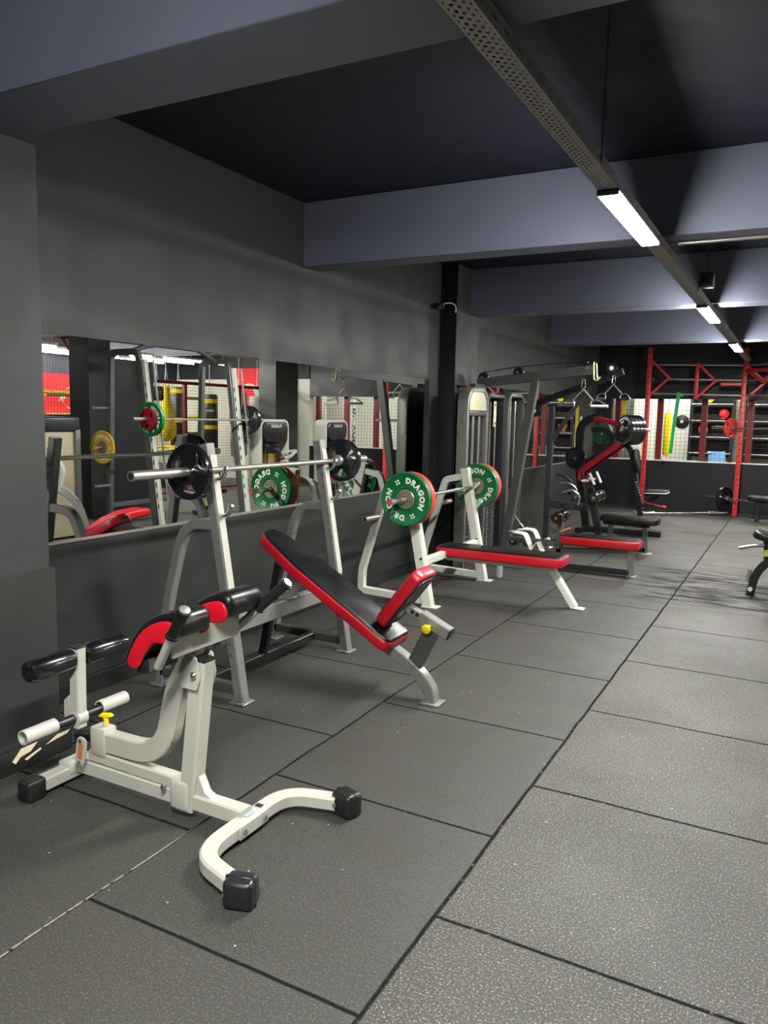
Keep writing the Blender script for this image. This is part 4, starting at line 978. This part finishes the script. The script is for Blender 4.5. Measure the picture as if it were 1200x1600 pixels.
# boxing ring
rg = thing('boxing_ring', 'boxing ring with yellow and black ropes behind the mesh cage', 'boxing ring', (5.6, 10.5, 0))
MB().span((4.7, 7.6, 0), (6.8, 13.6, .35), .01, 1).build('platform', 'blackwall', rg)
for x, y in ((4.85, 7.8), (4.85, 13.4), (6.65, 7.8), (6.65, 13.4)):
    MB().rod([(x, y, .35), (x, y, 1.95)], .05, 14).build('corner_post', 'black', rg)
    MB().box((x+.1*(1 if x < 5.5 else -1), y+.1*(1 if y < 10 else -1), 1.3), (.16, .16, 1.1), .03, 2, Matrix.Rotation(PI/4, 3, 'Z')).build('corner_pad', 'yellow' if x < 5.5 else 'flagred', rg)
for k, z in enumerate((.75, 1.1, 1.45, 1.85)):
    for a, b in (((4.85, 7.8), (4.85, 13.4)), ((6.65, 7.8), (6.65, 13.4)), ((4.85, 7.8), (6.65, 7.8)), ((4.85, 13.4), (6.65, 13.4))):
        p, q = V((*a, z)), V((*b, z)); mid_ = p.lerp(q, .5)
        MB().rod([p, mid_], .03, 10).build('rope', 'yellow' if k % 2 else 'black', rg)
        MB().rod([mid_, q], .03, 10).build('rope', 'black' if k % 2 else 'yellow', rg)
def flag(c, w, h, axis, label):
    r = thing('wall_flag', label, 'flag', c, 'red flags on the boxing area walls'); x, y, z = c
    if axis == 'x': f = lambda u, v, t=0: (x-t, y-u, z+v)
    else: f = lambda u, v, t=0: (x+u, y-t, z+v)
    m = MB(); n = 14; vs = []; fs = []
    for i in range(n+1):
        for j in (-1, 1): vs.append(f((i/n-.5)*w, j*h/2, .01+.006*math.sin(i*1.4)))
    for i in range(n): fs.append((i*2, i*2+1, i*2+3, i*2+2))
    m._add(vs, fs); m.build('cloth', 'flagred', r)
    s = min(w, h); m = MB(); N = 28; oo = []
    R1, R2, d = s*.25, s*.20, s*.065
    th = math.acos((R1*R1-R2*R2+d*d)/(2*d*R1)); ph = math.acos((R1*R1-R2*R2-d*d)/(2*d*R2))
    for i in range(N+1):
        a = th+(2*PI-2*th)*i/N; a2 = ph+(2*PI-2*ph)*i/N
        oo.append((f(R1*math.cos(a), R1*math.sin(a), .024), f(d+R2*math.cos(a2), R2*math.sin(a2), .024)))
    vs = [p for q in oo for p in q]
    m._add(vs, [(2*i, 2*i+1, 2*i+3, 2*i+2) for i in range(N)])
    ps = []
    for i in range(10):
        a = PI+i*PI/5; rr = s*.125 if i % 2 == 0 else s*.05; ps.append(f(s*.28+rr*math.cos(a), rr*math.sin(a), .024))
    ps.append(f(s*.28, 0, .024)); m._add(ps, [(i, (i+1) % 10, 10) for i in range(10)])
    m.build('crescent_and_star', 'letter', r)
    return r
flag((6.96, 11.5, 1.8), 1.5, 1.0, 'x', 'red flag with white crescent and star on the white wall behind the ring')
flag((4.7, 14.66, 1.95), 1.2, 1.3, 'y', 'red flag hanging on the far white wall seen in the mirror')
def bag(name, c, r_, z0, z1, mat, label, text=None, stripes=None, tear=False):
    t = thing(name, label, 'punching bag', (c[0], c[1], z0), 'punching bags in the boxing area'); h = z1-z0
    if tear: prof = [(0, 0), (r_*.6, .03), (r_*.95, .12), (r_, .25), (r_*.9, .42), (r_*.62, .62), (r_*.42, .85), (r_*.36, h-.02), (0, h)]
    else: prof = [(0, 0), (r_*.85, .01), (r_, .05), (r_, h-.05), (r_*.85, h-.01), (0, h)]
    MB().lathe(prof, (c[0], c[1], z0), (0, 0, 1), 28).build('bag_body', mat, t)
    for k in range(3):
        a = 2*PI*k/3; MB().rod([(c[0]+r_*.3*math.cos(a), c[1]+r_*.3*math.sin(a), z1-.01), (c[0], c[1], z1+.35)], .006, 6).build('strap', 'steel', t)
    MB().rod([(c[0], c[1], z1+.35), (c[0], c[1], 3.11)], .008, 6).build('chain', 'steel', t)
    for z in (stripes or []): MB().lathe([(r_+.001, 0), (r_+.004, 0), (r_+.004, .09), (r_+.001, .09), (r_+.001, 0)], (c[0], c[1], z), (0, 0, 1), 28).build('stripe', 'yellow', t)
    if text:
        def f(u, v):
            a = PI-v/r_; return (c[0]+(r_+.004)*math.cos(a), c[1]+(r_+.004)*math.sin(a), z0+h*.5+u)
        m = MB(); text_on(m, text, .22, f, .03); m.build('lettering', 'black', t)
    return t
bag('teardrop_bag', (4.15, 11.35), .19, .98, 2.05, 'yellow', 'yellow teardrop punching bag hanging inside the cage', tear=True)
bag('speed_ball', (4.0, 10.95), .13, 1.75, 2.03, 'iron', 'small black speed ball hanging beside the yellow bag')
bag('heavy_bag', (4.3, 11.85), .17, .7, 2.05, 'plastic', 'black heavy bag with yellow bands hanging inside the cage', stripes=(1.92, 1.35, .8))
bag('heavy_bag', (4.4, 12.9), .17, .7, 1.95, 'plastic', 'black heavy bag with two yellow bands, farther into the cage', stripes=(1.75, 1.2))
bag('heavy_bag', (4.1, 13.5), .18, .6, 2.0, 'bagwhite', 'white heavy bag with black vertical lettering in the cage', text='BOXING')
bag('heavy_bag', (4.1, 14.15), .18, .5, 1.95, 'bagwhite', 'white heavy bag with black lettering nearest the far wall', text='BOXING')
sg = thing('lit_sign', 'small lit rectangular sign in a white frame above the ring', 'sign', (5.9, 9.2, 2.45))
MB().span((5.88, 9.05, 2.38), (5.91, 9.40, 2.60), .004, 1).build('frame', 'letter', sg)
MB().span((5.874, 9.09, 2.41), (5.881, 9.36, 2.57)).build('face', 'dark', sg)
for y in (9.1, 9.35): MB().rod([(5.895, y, 2.6), (5.895, y, 3.11)], .004, 6).build('hanger', 'steel', sg)
# fluorescent tubes over the boxing area and ones added to brighten the far room
def tube_light(c, L, axis, label):
    x, y, z = c
    r = thing('fluorescent_light', label, 'lamp', c, 'fluorescent lights over the boxing area')
    s = (.10, L, .04) if axis == 'y' else (L, .10, .04)
    MB().box((x, y, z+.03), s, .006, 1).build('housing', 'whitewall', r)
    a, b = ((x, y-L/2+.03, z-.012), (x, y+L/2-.03, z-.012)) if axis == 'y' else ((x-L/2+.03, y, z-.012), (x+L/2-.03, y, z-.012))
    MB().rod([a, b], .018, 10).build('tube', 'tube', r)
    d = (L/2-.1)
    for k in (-d, d): MB().rod([(x+(k if axis == 'x' else 0), y+(k if axis == 'y' else 0), z+.05), (x+(k if axis == 'x' else 0), y+(k if axis == 'y' else 0), 3.11)], .004, 6).build('hanger', 'steel', r)
for i, (x, nm) in enumerate(((4.5, 'nearest the cage'), (5.4, 'over the middle of the ring'), (6.3, 'along the white wall'))):
    for j, (y, nm2) in enumerate(((8.2, 'near'), (10.4, 'middle'), (12.6, 'far'))):
        tube_light((x, y, 2.62+.03*i), 1.9, 'y', 'fluorescent light %s, %s one of its row' % (nm, nm2))
for x, nm in ((-2.2, 'left'), (0., 'middle'), (2.4, 'right')):  # rows of tubes added out of view to brighten the far room
    for y, nm2 in ((16.0, 'near'), (17.3, 'far')):
        tube_light((x, y, 2.75), 1.9, 'x', 'added fluorescent light brightening the room beyond the far fence, %s row, %s one of three' % (nm2, nm))
# ------------------------------------------------------------------ the bright room beyond the far fence
for n, (x0, x1, lab) in enumerate(((-2.08, -1.26, 'narrow black equipment shelf against the white wall beyond the far fence'), (-1.0, 1.6, 'wide black equipment shelf against the white wall beyond the far fence'))):
    rk = thing('equipment_shelf', lab, 'shelf', ((x0+x1)/2, 18.1, 0))
    for x in (x0, x1): MB().span((x-.03, 17.9, 0), (x+.03, 18.3, 2.2), .004, 1).build('side_post', 'black', rk)
    MB().span((x0, 18.28, .82), (x1, 18.3, 2.2)).build('back_panel', 'blackwall', rk)
    for z in (.86, 1.2, 1.55, 1.9, 2.18):
        MB().span((x0, 17.92, z), (x1, 18.28, z+.03), .003, 1).build('shelf_board', 'black', rk)
        MB().rod([(x0, 17.9, z+.05), (x1, 17.9, z+.05)], .014, 8).build('front_rail', 'grey', rk)
def boxing_glove(c, mat, lab):
    t = thing('boxing_glove', lab, 'boxing glove', c, 'boxing gloves on the far shelves'); x, y, z = c
    MB().lathe([(0, 0), (.05, .01), (.055, .06), (.05, .09), (.08, .13), (.09, .19), (.07, .25), (0, .28)], (x, y, z), (0, 0, 1), 20).build('fist', mat, t)
    MB().rod([(x+.05, y-.03, z+.1), (x+.09, y-.06, z+.15), (x+.08, y-.08, z+.21)], .03, 10).build('thumb', mat, t)
    MB().lathe([(.054, 0), (.058, 0), (.058, .05), (.054, .05), (.054, 0)], (x, y, z+.01), (0, 0, 1), 20).build('cuff', 'black', t)
boxing_glove((-1.75, 18.05, 1.93), 'yellow', 'yellow boxing glove on the top board of the narrow far shelf')
boxing_glove((-1.45, 18.05, 1.58), 'flagred', 'red boxing glove on the narrow far shelf')
boxing_glove((-1.85, 18.05, 1.23), 'orange', 'orange boxing glove low on the narrow far shelf')
boxing_glove((.1, 18.05, 1.58), 'band', 'green boxing glove on the wide far shelf')
tw = thing('gym_towel', 'pale blue towel folded over the lowest rail of the narrow far shelf', 'towel', (-1.55, 17.88, .9))
MB().tube(fillet([(-1.5, 17.872, .72), (-1.52, 17.872, .935), (-1.54, 17.93, .94), (-1.54, 17.94, .90)], .02, 3), .34, .012, (1, .0, 0), ch=.003).build('cloth', 'towelblue', tw)
sd = thing('strike_shield', 'round black strike target on the white wall beyond the far fence', 'strike target', (-2.32, 18.36, 1.57))
MB().lathe([(0, -.06), (.05, -.06), (.07, -.045), (.12, -.04), (.15, -.02), (.15, 0), (0, 0)], (-2.32, 18.4, 1.57), (0, 1, 0), 28).build('disc', 'rubber', sd)
MB().lathe([(0, -.066), (.03, -.066), (.035, -.058), (0, -.056)], (-2.32, 18.4, 1.57), (0, 1, 0), 20).build('centre', 'letter', sd)
bag('heavy_bag', (-2.45, 17.2), .07, .85, 1.75, 'yellow', 'slim yellow bag hanging behind the green band beyond the far fence')
bag('heavy_bag', (3.0, 16.3), .19, .55, 2.05, 'bagwhite', 'white heavy bag with black lettering in the room beyond, seen in the mirror', text='BOXING')
bag('heavy_bag', (3.8, 16.3), .16, .55, 2.05, 'bagwhite', 'slim white heavy bag farther right in the room beyond, seen in the mirror')
du = thing('ventilation_duct', 'black round ventilation duct under the ceiling on the right, seen in the mirror', 'duct', (3.0, 11.5, 2.8))
MB().rod([(3.0, 8.4, 2.8), (3.0, 14.6, 2.8)], .17, 24).build('pipe', 'black', du)
for k in range(6): MB().lathe([(.17, 0), (.178, 0), (.178, .03), (.17, .03), (.17, 0)], (3.0, 8.9+k*1.05, 2.8), (0, 1, 0), 24).build('joint_ring', 'graphite', du)
for k in range(3): MB().rod([(3.0, 9.2+k*2.2, 2.96), (3.0, 9.2+k*2.2, 3.11)], .008, 8).build('hanger', 'steel', du)
# ------------------------------------------------------------------ camera and output
cam = bpy.data.cameras.new('camera'); co = bpy.data.objects.new('camera', cam); C.objects.link(co)
pitch, roll, yaw = 0.123124040, 0.0206839797, 0.489067443
f = V((-math.sin(yaw)*math.cos(pitch), math.cos(yaw)*math.cos(pitch), -math.sin(pitch)))
rt = V((math.cos(yaw), math.sin(yaw), 0)); up = rt.cross(f)
r2 = rt*math.cos(roll)+up*math.sin(roll); u2 = -rt*math.sin(roll)+up*math.cos(roll)
mw = Matrix((r2, u2, -f)).transposed().to_4x4(); mw.translation = (0, 0, 1.55)
co.matrix_world = mw
cam.sensor_fit = 'HORIZONTAL'; cam.sensor_width = 36; cam.lens = 36*1206.56/1200; cam.clip_end = 100
sc.camera = co
w = bpy.data.worlds.new('world'); sc.world = w; w.use_nodes = True
w.node_tree.nodes['Background'].inputs[0].default_value = (.02, .022, .028, 1)
w.node_tree.nodes['Background'].inputs[1].default_value = .3
sc.view_settings.view_transform = 'Standard'; sc.view_settings.look = 'None'
sc.view_settings.gamma = 1; sc.view_settings.use_curve_mapping = False; sc.view_settings.exposure = .25
sc.cycles.caustics_reflective = False; sc.cycles.caustics_refractive = False
sc.cycles.max_bounces = 10; sc.cycles.glossy_bounces = 6; sc.cycles.sample_clamp_indirect = 4
